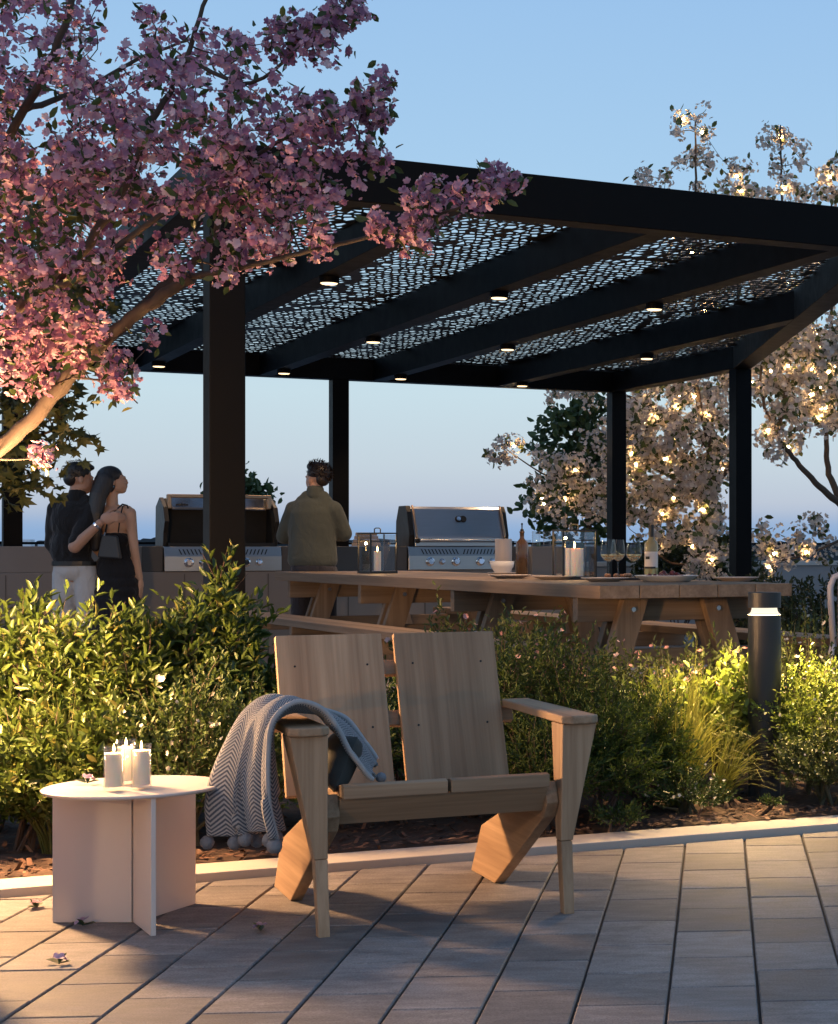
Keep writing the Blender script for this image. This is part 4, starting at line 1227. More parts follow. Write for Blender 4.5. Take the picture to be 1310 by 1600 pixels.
# --- pink-flowering row in front of the picnic table
pf = 'pink-flowering shrubs before the picnic table'
for px, Y, r_, h_, lab in ((700, 8.05, .27, .78, 'pink-flowering shrub behind the gap of the back boards'), (795, 8.1, .28, .80, 'tallest pink-flowering shrub above the chair arm'), (885, 8.2, .26, .68, 'pink-flowering shrub below the table corner'),
                           (965, 8.25, .26, .62, 'pink-flowering shrub under the near table leg'), (1050, 8.3, .26, .62, 'pink-flowering shrub between the two near table legs'),
                           (1135, 8.35, .24, .60, 'pink-flowering shrub just left of the bollard')):
    shrub('pink_flowering_shrub', lab, 'shrub', bedpt(px, Y), r_, h_, 270, (.034, .011), ML_OLIVE, per=11, group=pf, flower=(MF_PINK, .012, 90), up=.8)
br = 'bright leafy shrubs by the bollard'
for px, Y, r_, h_, lab in ((1040, 7.95, .20, .52, 'bright green leafy shrub behind the yellow grass'), (1128, 8.02, .20, .54, 'bright green leafy shrub left of the bollard')):
    shrub('bright_shrub', lab, 'shrub', bedpt(px, Y), r_, h_, 190, (.042, .022), ML_BRIGHT, per=9, group=br, up=.4)
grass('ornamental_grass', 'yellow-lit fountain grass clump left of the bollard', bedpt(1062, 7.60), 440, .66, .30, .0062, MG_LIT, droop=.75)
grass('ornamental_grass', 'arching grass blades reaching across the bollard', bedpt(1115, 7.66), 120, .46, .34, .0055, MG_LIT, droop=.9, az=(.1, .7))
shrub('ground_cover', 'tiny-flowered ground cover under the yellow grass', 'plant', bedpt(1075, 7.40), .17, .17, 200, (.014, .007), ML_FINE, per=12, shoot=.07, flower=(MF_WHITE, .006, 45))
# --- right of the bollard
rb = 'shrubs right of the bollard'
shrub('small_leaf_shrub', 'bright small-leaved shrub right of the bollard', 'shrub', bedpt(1275, 7.95), .27, .58, 560, (.020, .010), ML_BRIGHT, per=13, shoot=.10, group=rb, flower=(MF_WHITE, .006, 90))
shrub('small_leaf_shrub', 'small-leaved shrub in front at the right edge, touching the kerb', 'shrub', bedpt(1290, 7.66), .20, .34, 380, (.018, .009), ML_OLIVE, per=13, shoot=.09, group=rb, flower=(MF_WHITE, .006, 60))
shrub('small_leaf_shrub', 'small-leaved shrub continuing beyond the right edge', 'shrub', bedpt(1400, 8.0), .32, .60, 420, (.020, .010), ML_BRIGHT, per=12, shoot=.10, group=rb)
shrub('red_stem_shrub', 'upright shrub with reddish stems and white flowers behind the bollard', 'shrub', bedpt(1255, 8.55), .24, .70, 230, (.026, .012), ML_OLIVE, per=13, shoot=.22, up=2.2, group=rb, flower=(MF_WHITE, .011, 60))
shrub('tiny_tuft', 'small green tuft on the mulch right behind the kerb', 'plant', (*G(1205, 1273, .03).xy, .03), .04, .05, 40, (.014, .006), ML_FINE, per=9, shoot=.04, stems=2)
shrub('spilling_plant', 'low sprigs spilling over the kerb beside the chair', 'plant', (*G(965, 1298, .03).xy, .03), .10, .09, 90, (.018, .007), ML_SOFT, per=10, shoot=.07, stems=3)
# --- dark hedge and grasses beyond the table
hd = 'dark hedge shrubs beyond the picnic table'
for px, Y, r_, h_, lab in ((1215, 12.2, .42, .94, 'dark shrub just right of the pergola corner post'), (1300, 12.0, .42, .98, 'dark shrub above the metal chair at the right edge'), (1390, 12.2, .45, 1.0, 'dark shrub beyond the right edge')):
    shrub('dark_shrub', lab, 'shrub', bedpt(px, Y, .0), r_, h_, 330, (.040, .018), ML_DARK, per=11, group=hd)
for px, lab in ((1230, 'dark grass in front of the hedge, right of the table'), (1280, 'dark grass in front of the hedge, left of the metal chair')):
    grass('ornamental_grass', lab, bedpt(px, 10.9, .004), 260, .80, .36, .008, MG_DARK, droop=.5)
# far garden greenery around the tree trunks
for px, Y, lab in ((1060, 20.6, 'dark green bush at the foot of the blossom tree'), (1115, 20.9, 'dark green bush right of the blossom tree trunk')):
    shrub('garden_bush', lab, 'shrub', bedpt(px, Y, .0), .55, 1.30, 260, (.09, .045), ML_DARK, per=10, shoot=.3)

# ================================================================== trees
def smooth_path(pts, n=5):
    out = []
    for i in range(len(pts) - 1):
        for k in range(n):
            out.append(cat(pts, (i + k / n) / (len(pts) - 1)))
    out.append(pts[-1].copy())
    return out
class Tree:
    def __init__(self): self.nodes = []; self.rad = []; self.paths = []; self.twigs = []
    def limb(self, pts, r0, r1, keep=True):
        pp = smooth_path([Vector(p) for p in pts], 6)
        for i in range(1, len(pp) - 1): pp[i] = pp[i] + Vector((random.uniform(-1, 1), random.uniform(-1, 1), random.uniform(-1, 1))) * r0 * .18
        rr = [r0 + (r1 - r0) * (i / (len(pp) - 1)) ** .8 for i in range(len(pp))]
        self.paths.append((pp, rr))
        if keep:
            self.nodes += pp[2:]; self.rad += rr[2:]
    def reach(self, targets, bend=.12, rtip=.0018, maxr=.012, droop=0.0):
        """grow twigs to the targets, nearest first, each from the closest wood grown so far"""
        T = [Vector(t_) for t_ in targets]
        N = np.array([tuple(x) for x in self.nodes]); RD = list(self.rad)
        TA = np.array([tuple(x) for x in T])
        d0 = np.min(np.linalg.norm(TA[:, None] - N[None], axis=2), axis=1)
        for i in np.argsort(d0):
            g = T[i]
            dd = np.linalg.norm(N - TA[i], axis=1); k = int(np.argmin(dd + np.array([0.0] * len(N))))
            a = Vector(N[k]); ln = (g - a).length
            if ln < .02: continue
            m1 = a.lerp(g, .35) + Vector((random.uniform(-1, 1), random.uniform(-1, 1), random.uniform(-.3, 1))) * ln * bend
            m2 = a.lerp(g, .70) + Vector((random.uniform(-1, 1), random.uniform(-1, 1), random.uniform(-.5, .8))) * ln * bend
            pts = smooth_path([a, m1, m2, g], 2)
            r0 = min(RD[k] * .75, maxr, .0022 + ln * .012)
            rr = [r0 + (rtip - r0) * (j / (len(pts) - 1)) for j in range(len(pts))]
            self.twigs.append((pts, rr))
            N = np.vstack([N, np.array([tuple(x) for x in pts[1:]])]); RD += rr[1:]
    def build(self, t, bark, twig):
        q = MB()
        for pp, rr in self.paths: q.tube(pp, rr, 9)
        q.build('trunk', bark, t, smooth=True)
        q = MB()
        for pp, rr in self.twigs: q.tube(pp, rr, 4, cap=False)
        q.build('twigs', twig, t, smooth=True)['kind'] = 'stuff'
    def clusters(self, per_m, lo=.3):
        P_, D_ = [], []
        for pp, rr in self.twigs:
            ln = sum((pp[i + 1] - pp[i]).length for i in range(len(pp) - 1))
            k = max(1, int(ln * per_m + random.random()))
            for _ in range(k):
                f = lo + (1 - lo) * random.random(); x = f * (len(pp) - 1); i = min(int(x), len(pp) - 2)
                P_.append(pp[i].lerp(pp[i + 1], x - i)); D_.append((pp[i + 1] - pp[i]).normalized())
            P_.append(pp[-1]); D_.append((pp[-1] - pp[-2]).normalized())
        return np.array([tuple(x) for x in P_]), np.array([tuple(x) for x in D_])
def region_targets(regs):
    """ellipses seen by the survey photo, given real depth: (px, py, rx, ry, y0, y1, count)"""
    out = []
    for cx, cy, rx, ry, y0, y1, n in regs:
        for _ in range(n):
            a, r_ = random.uniform(0, 6.283), math.sqrt(random.random())
            out.append(P(cx + rx * r_ * math.cos(a), cy + ry * r_ * math.sin(a), random.uniform(y0, y1)))
    return out
def bloom(t, C, D, per, rad, size, mat, part='blossom', up=.15):
    n = len(C) * per
    o = unit(RNG.normal(size=(n, 3)) + np.repeat(D, per, 0) * .3 + np.array([0, 0, up]))
    pos = np.repeat(C, per, 0) + o * (rad * RNG.uniform(.3, 1.0, n))[:, None]
    scatter(part, FLOWER, FLOWER_F, pos, o + RNG.normal(size=(n, 3)) * .45, size * RNG.uniform(.62, 1.25, n), mat, t)['kind'] = 'stuff'

# --- pink crab-apple at the left
ptree = thing('pink_blossom_tree', 'pink blossoming crab-apple tree leaning in from the left', 'tree')
tr = Tree()
tr.limb([P(-330, 1330, 6.85), P(-315, 1100, 6.8), P(-270, 920, 6.7), P(-120, 790, 6.45)], .056, .033)
tr.limb([P(-120, 790, 6.45), P(-20, 715, 6.3), P(60, 645, 6.2), P(130, 565, 6.12), P(195, 505, 6.05), P(255, 460, 6.0), P(300, 432, 5.95)], .031, .018)
tr.limb([P(215, 490, 6.04), P(262, 440, 6.1), P(312, 400, 6.15), P(342, 350, 6.15), P(356, 300, 6.1), P(360, 240, 6.05), P(355, 150, 6.0)], .018, .005)
tr.limb([P(300, 432, 5.95), P(370, 420, 5.85), P(470, 395, 5.75), P(560, 375, 5.7), P(650, 345, 5.65), P(740, 315, 5.6), P(795, 275, 5.6)], .011, .003)
tr.limb([P(-270, 920, 6.7), P(-140, 720, 6.45), P(-40, 560, 6.2), P(40, 470, 6.1), P(100, 425, 6.0), P(160, 350, 5.95), P(205, 270, 5.9), P(240, 190, 5.9), P(290, 90, 5.9), P(330, -20, 5.9)], .028, .006)
tr.limb([P(70, 455, 6.05), P(140, 425, 5.9), P(185, 385, 5.85), P(260, 330, 5.8), P(330, 290, 5.75), P(420, 230, 5.7), P(500, 190, 5.65), P(590, 150, 5.6)], .014, .004)
tr.limb([P(-140, 720, 6.45), P(-100, 480, 6.3), P(-40, 300, 6.2), P(40, 170, 6.1), P(100, 40, 6.0), P(130, -80, 6.0)], .026, .008)
tr.limb([P(290, 90, 5.9), P(380, 130, 5.85), P(440, 100, 5.8), P(490, 50, 5.8), P(540, 10, 5.8)], .008, .003)
tr.limb([P(40, 170, 6.1), P(130, 140, 6.3), P(220, 90, 6.4), P(300, 60, 6.5)], .012, .004)
tr.limb([P(105, 590, 6.15), P(140, 592, 6.0), P(180, 600, 5.95), P(215, 630, 5.9)], .005, .002)
tr.limb([P(-20, 715, 6.3), P(20, 718, 6.1), P(62, 715, 6.0)], .006, .002)
PT = region_targets([(70, 130, 240, 170, 5.5, 6.7, 215), (60, 330, 170, 110, 5.6, 6.5, 115), (40, 440, 150, 90, 5.6, 6.4, 85), (230, 250, 170, 90, 5.55, 6.4, 100),
                     (320, 150, 100, 110, 5.6, 6.3, 58), (420, 230, 90, 60, 5.5, 6.0, 36), (500, 180, 100, 40, 5.5, 5.8, 38), (580, 150, 40, 35, 5.5, 5.7, 14), (480, 60, 60, 45, 5.7, 5.9, 34), (540, 20, 30, 30, 5.7, 5.9, 14),
                     (380, 300, 120, 50, 5.6, 6.1, 46), (330, 400, 100, 40, 5.7, 6.2, 30), (440, 360, 80, 55, 5.6, 5.9, 28), (540, 270, 70, 50, 5.6, 5.8, 20), (700, 310, 70, 26, 5.5, 5.7, 20), (775, 280, 30, 34, 5.5, 5.65, 12), (625, 365, 60, 28, 5.6, 5.75, 20),
                     (60, 530, 110, 50, 5.7, 6.2, 45), (30, 580, 70, 40, 5.7, 6.2, 16), (170, 560, 26, 20, 6.0, 6.15, 5), (240, 520, 24, 14, 5.9, 6.0, 4), (185, 600, 36, 22, 5.85, 6.0, 13), (60, 610, 30, 14, 6.0, 6.2, 4), (50, 716, 20, 14, 5.9, 6.1, 6),
                     (-150, 200, 220, 300, 5.6, 7.0, 120)])
tr.reach(PT, .10)
tr.build(ptree, M_BARK, M_TWIG)
M_PETAL = foliage('crab_apple_petal', (.33, .125, .22), (.68, .40, .46), (.80, .60, .60), rough=.6, trans=.36)
C, D = tr.clusters(8.5, .25)
bloom(ptree, C, D, 4, .038, .0142, M_PETAL)
bloom(ptree, C, D, 2, .050, .0085, M_PETAL, 'buds')
ML_TREE = foliage('crab_apple_leaf', (.028, .048, .012), (.075, .100, .022), (.14, .14, .03), rough=.45, trans=.3)
k = RNG.choice(len(C), int(len(C) * 1.3))
lp = C[k] + RNG.normal(size=(len(k), 3)) * .02
scatter('leaves', LEAF, LEAF_F, lp, D[k] * .4 + RNG.normal(size=(len(k), 3)), np.stack([np.full(len(k), .018), RNG.uniform(.03, .05, len(k)), np.full(len(k), .03)], 1), ML_TREE, ptree)['kind'] = 'stuff'

# --- maple behind it
mtree = thing('maple_tree', 'dark green maple behind the pink blossom at the left edge', 'tree')
tr = Tree()
tr.limb([PZ(-210, 0, 9.4), P(-205, 900, 9.4), P(-180, 700, 9.4), P(-140, 500, 9.4), P(-120, 250, 9.4)], .07, .03)
tr.limb([P(-190, 740, 9.4), P(-90, 690, 9.3), P(10, 690, 9.2), P(90, 672, 9.2)], .02, .005)
tr.limb([P(-160, 600, 9.4), P(-60, 540, 9.3), P(40, 510, 9.2), P(110, 470, 9.2)], .02, .005)
tr.limb([P(-140, 500, 9.4), P(-40, 400, 9.3), P(60, 330, 9.2), P(150, 300, 9.2)], .02, .005)
PT = region_targets([(10, 695, 75, 35, 8.9, 9.6, 30), (40, 752, 55, 18, 9.0, 9.5, 13), (125, 680, 36, 12, 9.0, 9.3, 5), (30, 620, 75, 40, 8.9, 9.8, 34), (60, 530, 100, 50, 8.9, 9.8, 44), (90, 460, 80, 40, 9, 9.8, 26), (150, 310, 50, 40, 9, 9.6, 22), (30, 350, 90, 80, 9, 10, 40), (-150, 500, 160, 260, 8.9, 10.2, 90)])
tr.reach(PT, .12)
tr.build(mtree, M_BARK, M_TWIG)
ML_MAPLE = foliage('maple_leaf', (.034, .044, .012), (.085, .088, .024), (.13, .12, .03), rough=.5, trans=.25)
C, D = tr.clusters(9, .2)
per = 3
n = len(C) * per
pos = np.repeat(C, per, 0) + RNG.normal(size=(n, 3)) * .045
scatter('leaves', MAPLE_V, MAPLE_F, pos, RNG.normal(size=(n, 3)) * np.array([1, 1, .5]) + np.array([0, 0, -.4]), RNG.uniform(.075, .125, n), ML_MAPLE, mtree, ref=RNG.normal(size=(n, 3)) * .7 + np.array([0, -.5, .7]))['kind'] = 'stuff'

# --- white blossom trees with string lights
M_WPETAL = foliage('white_petal', (.46, .40, .36), (.66, .59, .52), rough=.6, trans=.35)
M_BULB = emit('string_bulb', (1.0, .60, .24), 300.0)
M_WIRE = basic('dark_wire', (.02, .018, .016), None, rough=.7)
bulb_me = MB().ball((0, 0, 0), .0120, 8, 6).mesh('bulb'); bulb_me.materials.append(M_BULB); bulb_me.polygons.foreach_set('use_smooth', [True] * len(bulb_me.polygons))
def white_tree(label, limbs, regs, blab, nb, bulbs_extra=()):
    t = thing('white_blossom_tree', label, 'tree', group='white blossom trees with string lights')
    tr = Tree()
    for pts, r0, r1 in limbs: tr.limb(pts, r0, r1)
    tr.reach(region_targets(regs), .13, rtip=.004, maxr=.022)
    tr.build(t, M_BARK, M_TWIG)
    C, D = tr.clusters(7.5, .25)
    bloom(t, C, D, 9, .105, .0255, M_WPETAL)
    k = RNG.choice(len(C), int(len(C) * 1.6))
    scatter('leaves', LEAF, LEAF_F, C[k] + RNG.normal(size=(len(k), 3)) * .05, RNG.normal(size=(len(k), 3)), np.stack([np.full(len(k), .045), RNG.uniform(.06, .10, len(k)), np.full(len(k), .06)], 1), ML_OLIVE, t)['kind'] = 'stuff'
    s = thing('string_lights', blab, 'string lights', group='string lights in the white trees')
    allp = [p for pp, rr in tr.twigs for p in pp[2:]]
    random.shuffle(allp)
    sel = []
    for p in allp:
        if all((p - q_).length > .22 for q_ in sel): sel.append(p)
        if len(sel) >= nb: break
    # visit order: nearest next, wire sags between
    order = [sel.pop(0)]
    while sel:
        i = min(range(len(sel)), key=lambda j: (sel[j] - order[-1]).length); order.append(sel.pop(i))
    q = MB()
    for a, b in zip(order, order[1:]):
        if (b - a).length < .75: q.tube([a + Vector((0, 0, .02)), a.lerp(b, .5) + Vector((0, 0, -.03)), b + Vector((0, 0, .02))], .003, 3, cap=False)
    q.build('wire', M_WIRE, s)['kind'] = 'stuff'
    for p in order:
        o = link(bpy.data.objects.new('bulb', bulb_me), s); o.location = p + Vector((0, -.05, -.01))
    return t
white_tree('white blossoming tree with string lights behind the two right posts',
    [([PZ(1095, 0, 19.6), P(1100, 960, 19.6), P(1098, 880, 19.6), P(1104, 810, 19.6), P(1112, 760, 19.6)], .085, .065),
     ([P(1112, 760, 19.6), P(1108, 690, 19.5), P(1088, 600, 19.4), P(1085, 480, 19.4), P(1088, 330, 19.4), P(1087, 190, 19.4)], .05, .008),
     ([P(1112, 760, 19.6), P(1150, 715, 19.7), P(1170, 640, 19.8), P(1160, 540, 19.9), P(1150, 400, 19.9), P(1145, 290, 19.9)], .045, .008),
     ([P(1104, 790, 19.6), P(1050, 745, 19.5), P(990, 720, 19.4), P(930, 735, 19.3), P(860, 745, 19.2), P(790, 700, 19.1)], .03, .005),
     ([P(1108, 700, 19.5), P(1030, 640, 19.5), P(960, 610, 19.6), P(910, 590, 19.6)], .025, .006),
     ([P(1098, 880, 19.6), P(1050, 880, 19.3), P(1010, 850, 19.1)], .02, .006)],
    [(1060, 690, 95, 100, 18.9, 20.4, 230), (970, 740, 100, 80, 18.9, 20.2, 105), (1060, 800, 80, 60, 18.9, 20.0, 80), (880, 780, 60, 50, 18.9, 19.8, 20), (790, 702, 26, 22, 18.9, 19.2, 7), (850, 730, 30, 25, 18.9, 19.2, 6),
     (1110, 870, 36, 45, 18.6, 19.4, 34), (900, 620, 60, 30, 19, 20, 14), (1080, 560, 100, 60, 19, 20.4, 60), (1087, 230, 38, 70, 19.2, 19.6, 14), (1090, 300, 95, 25, 19, 20, 12), (1110, 430, 110, 70, 19, 20.4, 60), (1010, 280, 22, 16, 19.2, 19.8, 5), (1160, 260, 20, 20, 19.7, 20, 4)],
    'warm string lights wound through the left white tree', 56)
white_tree('white blossoming tree with string lights at the right edge',
    [([PZ(1352, 0, 18.3), P(1348, 900, 18.3), P(1335, 830, 18.3), P(1318, 790, 18.3)], .085, .062),
     ([P(1318, 790, 18.3), P(1280, 760, 18.2), P(1245, 720, 18.1), P(1215, 680, 18.1), P(1190, 610, 18.1), P(1195, 500, 18.2)], .04, .010),
     ([P(1318, 790, 18.3), P(1296, 740, 18.5), P(1292, 680, 18.6), P(1298, 600, 18.7), P(1300, 440, 18.7), P(1300, 260, 18.7)], .04, .008),
     ([P(1215, 680, 18.1), P(1235, 560, 18.6), P(1225, 420, 18.9), P(1222, 300, 18.9), P(1220, 195, 18.9)], .03, .007),
     ([P(1335, 830, 18.3), P(1300, 850, 18.0), P(1250, 870, 17.9), P(1200, 880, 17.8)], .02, .004),
     ([P(1318, 790, 18.3), P(1370, 680, 18.4), P(1400, 540, 18.4)], .04, .012)],
    [(1245, 560, 78, 110, 17.8, 19.2, 210), (1215, 690, 36, 24, 17.9, 18.4, 16), (1300, 600, 40, 90, 18, 19.2, 40), (1222, 240, 34, 50, 18.7, 19.1, 11), (1230, 300, 70, 22, 18.6, 19.3, 10), (1300, 290, 34, 45, 18.5, 19, 12), (1210, 860, 34, 40, 17.7, 18.2, 12), (1270, 850, 36, 40, 17.8, 18.2, 12), (1240, 420, 90, 60, 18.2, 19.2, 50), (1390, 520, 70, 160, 18, 19.2, 50)],
    'warm string lights wound through the right white tree', 44)

# --- green trees behind
def green_tree(label, limbs, regs, mat, size, name='green_tree'):
    t = thing(name, label, 'tree')
    tr = Tree()
    for pts, r0, r1 in limbs: tr.limb(pts, r0, r1)
    tr.reach(region_targets(regs), .12, rtip=.004, maxr=.02); tr.build(t, M_BARK, M_TWIG)
    C, D = tr.clusters(6, .2)
    per = 6; n = len(C) * per
    scatter('leaves', LEAF, LEAF_F, np.repeat(C, per, 0) + RNG.normal(size=(n, 3)) * .07, RNG.normal(size=(n, 3)) + np.array([0, 0, .3]), np.stack([np.full(n, size * .6), RNG.uniform(.7, 1.2, n) * size, np.full(n, size)], 1), mat, t)['kind'] = 'stuff'
ML_GREEN = foliage('far_green_leaf', (.030, .058, .020), (.060, .100, .034), rough=.55, trans=.3)
green_tree('dark green leafy tree left of the back right post', [([PZ(930, 0, 21.2), P(925, 860, 21.2), P(915, 760, 21.2), P(905, 640, 21.2)], .06, .012)],
    [(905, 650, 42, 34, 20.9, 21.5, 26), (885, 700, 52, 40, 20.9, 21.6, 34), (925, 730, 45, 60, 20.9, 21.6, 36), (855, 780, 34, 26, 21, 21.5, 16), (900, 800, 70, 45, 20.9, 21.6, 44), (960, 690, 50, 60, 21, 21.6, 20)], ML_GREEN, .11)
green_tree('small green treetop rising behind the open grill', [([PZ(388, 0, 20.2), P(388, 820, 20.2), P(388, 762, 20.2)], .03, .006)],
    [(389, 765, 9, 13, 20, 20.4, 12), (405, 775, 16, 6, 20, 20.4, 9), (360, 790, 40, 14, 20, 20.4, 16)], ML_GREEN, .09)

# --- lamp hung in the blossom tree
lp_ = P(-98, 905, 6.10)
pl = thing('tree_lamp', 'small glowing globe lamp hung in the pink tree beyond the left edge', 'lamp', tuple(lp_))
MB().ball((0, 0, 0), .085, 24, 16).build('globe', emit('globe_glow', (1.0, .56, .25), LAMP), pl, smooth=True)
MB().lathe([(0, .115), (.016, .114), (.024, .100), (.030, .082), (0, .0815)][::-1], n=20).build('cap', M_BOL, pl)
MB().tube([(0, 0, .11), (.0, .10, .20), tuple(P(-98, 774, 6.42) - lp_)], .003, 6).build('cord', M_WIRE, pl)
# ================================================================== people
def skin_mat(name, c1, c2):
    m = basic(name, c1, c2, 14, .5, bs=.05, bscale=300)
    b = m.node_tree.nodes['Principled BSDF']; b.inputs['Subsurface Weight'].default_value = .12
    b.inputs['Subsurface Radius'].default_value = (.012, .005, .003)
    return m
M_SKIN = skin_mat('skin', (.40, .225, .150), (.45, .26, .18))
M_SKIN_W = skin_mat('skin_warm', (.46, .27, .175), (.51, .31, .21))
def cloth_mat(name, c1, c2, fold=.5):
    m, t, b = nt(name)
    v = objvec(t)
    L(t, mixrgb(t, noise(t, v, 6, 4), c1, c2), b.inputs['Base Color'])
    b.inputs['Roughness'].default_value = .9; b.inputs['Specular IOR Level'].default_value = .2; b.inputs['Sheen Weight'].default_value = .15
    f = noise(t, objvec(t, (1, 1, .6)), 11, 3, .5, .8)
    bump(t, b, f, fold, .03)
    MATS[name] = m
    return m
def hair_mat(name, c1, c2):
    m, t, b = nt(name)
    v = objvec(t, (90, 90, 5))
    f = noise(t, v, 1.0, 4)
    L(t, mixrgb(t, f, c1, c2), b.inputs['Base Color']); b.inputs['Roughness'].default_value = .42
    bump(t, b, f, .6, .006)
    MATS[name] = m
    return m
M_HAIR_D = hair_mat('hair_dark', (.010, .008, .007), (.024, .019, .016))
M_HAIR_B = hair_mat('hair_brown', (.010, .006, .005), (.028, .017, .012))
class Fig:
    """overlapping tapered volumes, fused into one continuous skin"""
    def __init__(self): self.q = MB()
    def ell(self, c, r, rz=0.0, rx=0.0, n=16, m=11):
        M = Matrix.Rotation(rz, 3, 'Z') @ Matrix.Rotation(rx, 3, 'X')
        self.q.ball(c, 1.0, n, m, r, M); return self
    def cap(self, pts, rad, n=12, flat=None):
        pts = [Vector(p) for p in pts]
        for i in range(len(pts) - 1):
            ln = (pts[i + 1] - pts[i]).length
            k = max(2, int(ln / (.35 * min(rad[i], rad[i + 1]))))
            for j in range(k + 1):
                f = j / k; r_ = rad[i] + (rad[i + 1] - rad[i]) * f
                self.q.ball(pts[i].lerp(pts[i + 1], f), r_, n, 8, flat or (1, 1, 1))
        return self
    def trunk(self, prof, x0, flat):
        q = MB().lathe(prof, n=36); self.q.add([(x0 + x, y * flat, z) for x, y, z in q.v], q.f); return self
    def fuse(self, name, mat, parent, voxel=.008, smooth=4, noise_amp=0.0):
        me = self.q.mesh('raw'); o = bpy.data.objects.new('raw', me)
        tmp = bpy.data.scenes.new('fuse'); tmp.collection.objects.link(o)
        rm = o.modifiers.new('r', 'REMESH'); rm.mode = 'VOXEL'; rm.voxel_size = voxel
        sm = o.modifiers.new('s', 'SMOOTH'); sm.iterations = smooth; sm.factor = .5
        with bpy.context.temp_override(scene=tmp, view_layer=tmp.view_layers[0]):
            dg = bpy.context.evaluated_depsgraph_get()
        out = bpy.data.meshes.new_from_object(o.evaluated_get(dg))
        bpy.data.objects.remove(o, do_unlink=True); bpy.data.scenes.remove(tmp)
        out.name = name
        if noise_amp:
            from mathutils import noise as nz
            nor = [v.normal.copy() for v in out.vertices]
            for v, vn in zip(out.vertices, nor):
                p = v.co; k = nz.noise(Vector((p.x * 9, p.y * 9, p.z * 5))) + .5 * nz.noise(Vector((p.x * 21, p.y * 21, p.z * 11 + 3)))
                v.co = p + vn * k * noise_amp
        out.polygons.foreach_set('use_smooth', [True] * len(out.polygons))
        out.materials.clear(); out.materials.append(mat)
        return link(bpy.data.objects.new(name, out), parent)
def head(fig, c, face, pitch=0.0, k=1.0, chin=1.0):
    """skull, jaw, nose, lips, brow, ears; face = heading of the nose in the ground plane"""
    rz = math.atan2(face[1], face[0]) - math.pi / 2
    M = Matrix.Rotation(rz, 3, 'Z') @ Matrix.Rotation(pitch, 3, 'X')
    def at(x, y, z): return Vector(c) + M @ Vector((x * k, y * k, z * k))
    def e(p, r): fig.q.ball(at(*p), 1.0, 14, 10, tuple(a * k for a in r), M)
    e((0, -.012, .022), (.074, .094, .088))            # skull
    e((0, .030, -.030), (.060, .066, .080))            # face
    e((0, .052, -.082 * chin), (.036, .036, .030))     # chin
    e((.036, .022, -.066), (.024, .040, .028)); e((-.036, .022, -.066), (.024, .040, .028))
    e((0, .082, .012), (.046, .016, .012))             # brow
    e((0, .094, -.020), (.010, .013, .022)); e((0, .098, -.034), (.012, .012, .010))   # nose
    e((0, .088, -.058), (.022, .012, .007)); e((0, .086, -.068), (.020, .011, .007))   # lips
    for s in (-1, 1):
        e((s * .076, -.004, -.016), (.010, .019, .031)); e((s * .078, -.002, -.030), (.007, .011, .012))
    return at, M
MF_HAIR_B = foliage('hair_lock_brown', (.010, .006, .005), (.034, .020, .014), rough=.45, trans=0)
MF_HAIR_D = foliage('hair_lock_dark', (.007, .006, .006), (.022, .018, .016), rough=.42, trans=0)
def locks(ho, at, M, mat, n, ln, quiff):
    """short locks combed back from the brow, standing up a little in front"""
    u = unit(RNG.normal(size=(n * 3, 3)))
    keep = ((u[:, 2] > -.25) | ((u[:, 2] > -.75) & (u[:, 1] < -.45))) & ((u[:, 1] < .35) | (u[:, 2] > .55))
    u = u[keep][:n]; n = len(u)
    loc = u * np.array([.077, .093, .084]) + np.array([0, -.016, .042])
    front = np.clip(u[:, 1:2] * 1.4, 0, 1) * quiff
    d = u * .55 + np.array([0, -.55, -.25]) * (1 - front) + np.array([.15, .35, .9]) * front + RNG.normal(size=(n, 3)) * .14
    Mn = np.array(M); o0 = np.array(at(0, 0, 0))
    s = ln * RNG.uniform(.6, 1.2, n) * (1 + .3 * front[:, 0])
    scatter('hair_locks', LEAF, LEAF_F, loc @ Mn.T + o0, d @ Mn.T, np.stack([s * .16, s, s * .5], 1), mat, ho, ref=u @ Mn.T)['kind'] = 'stuff'
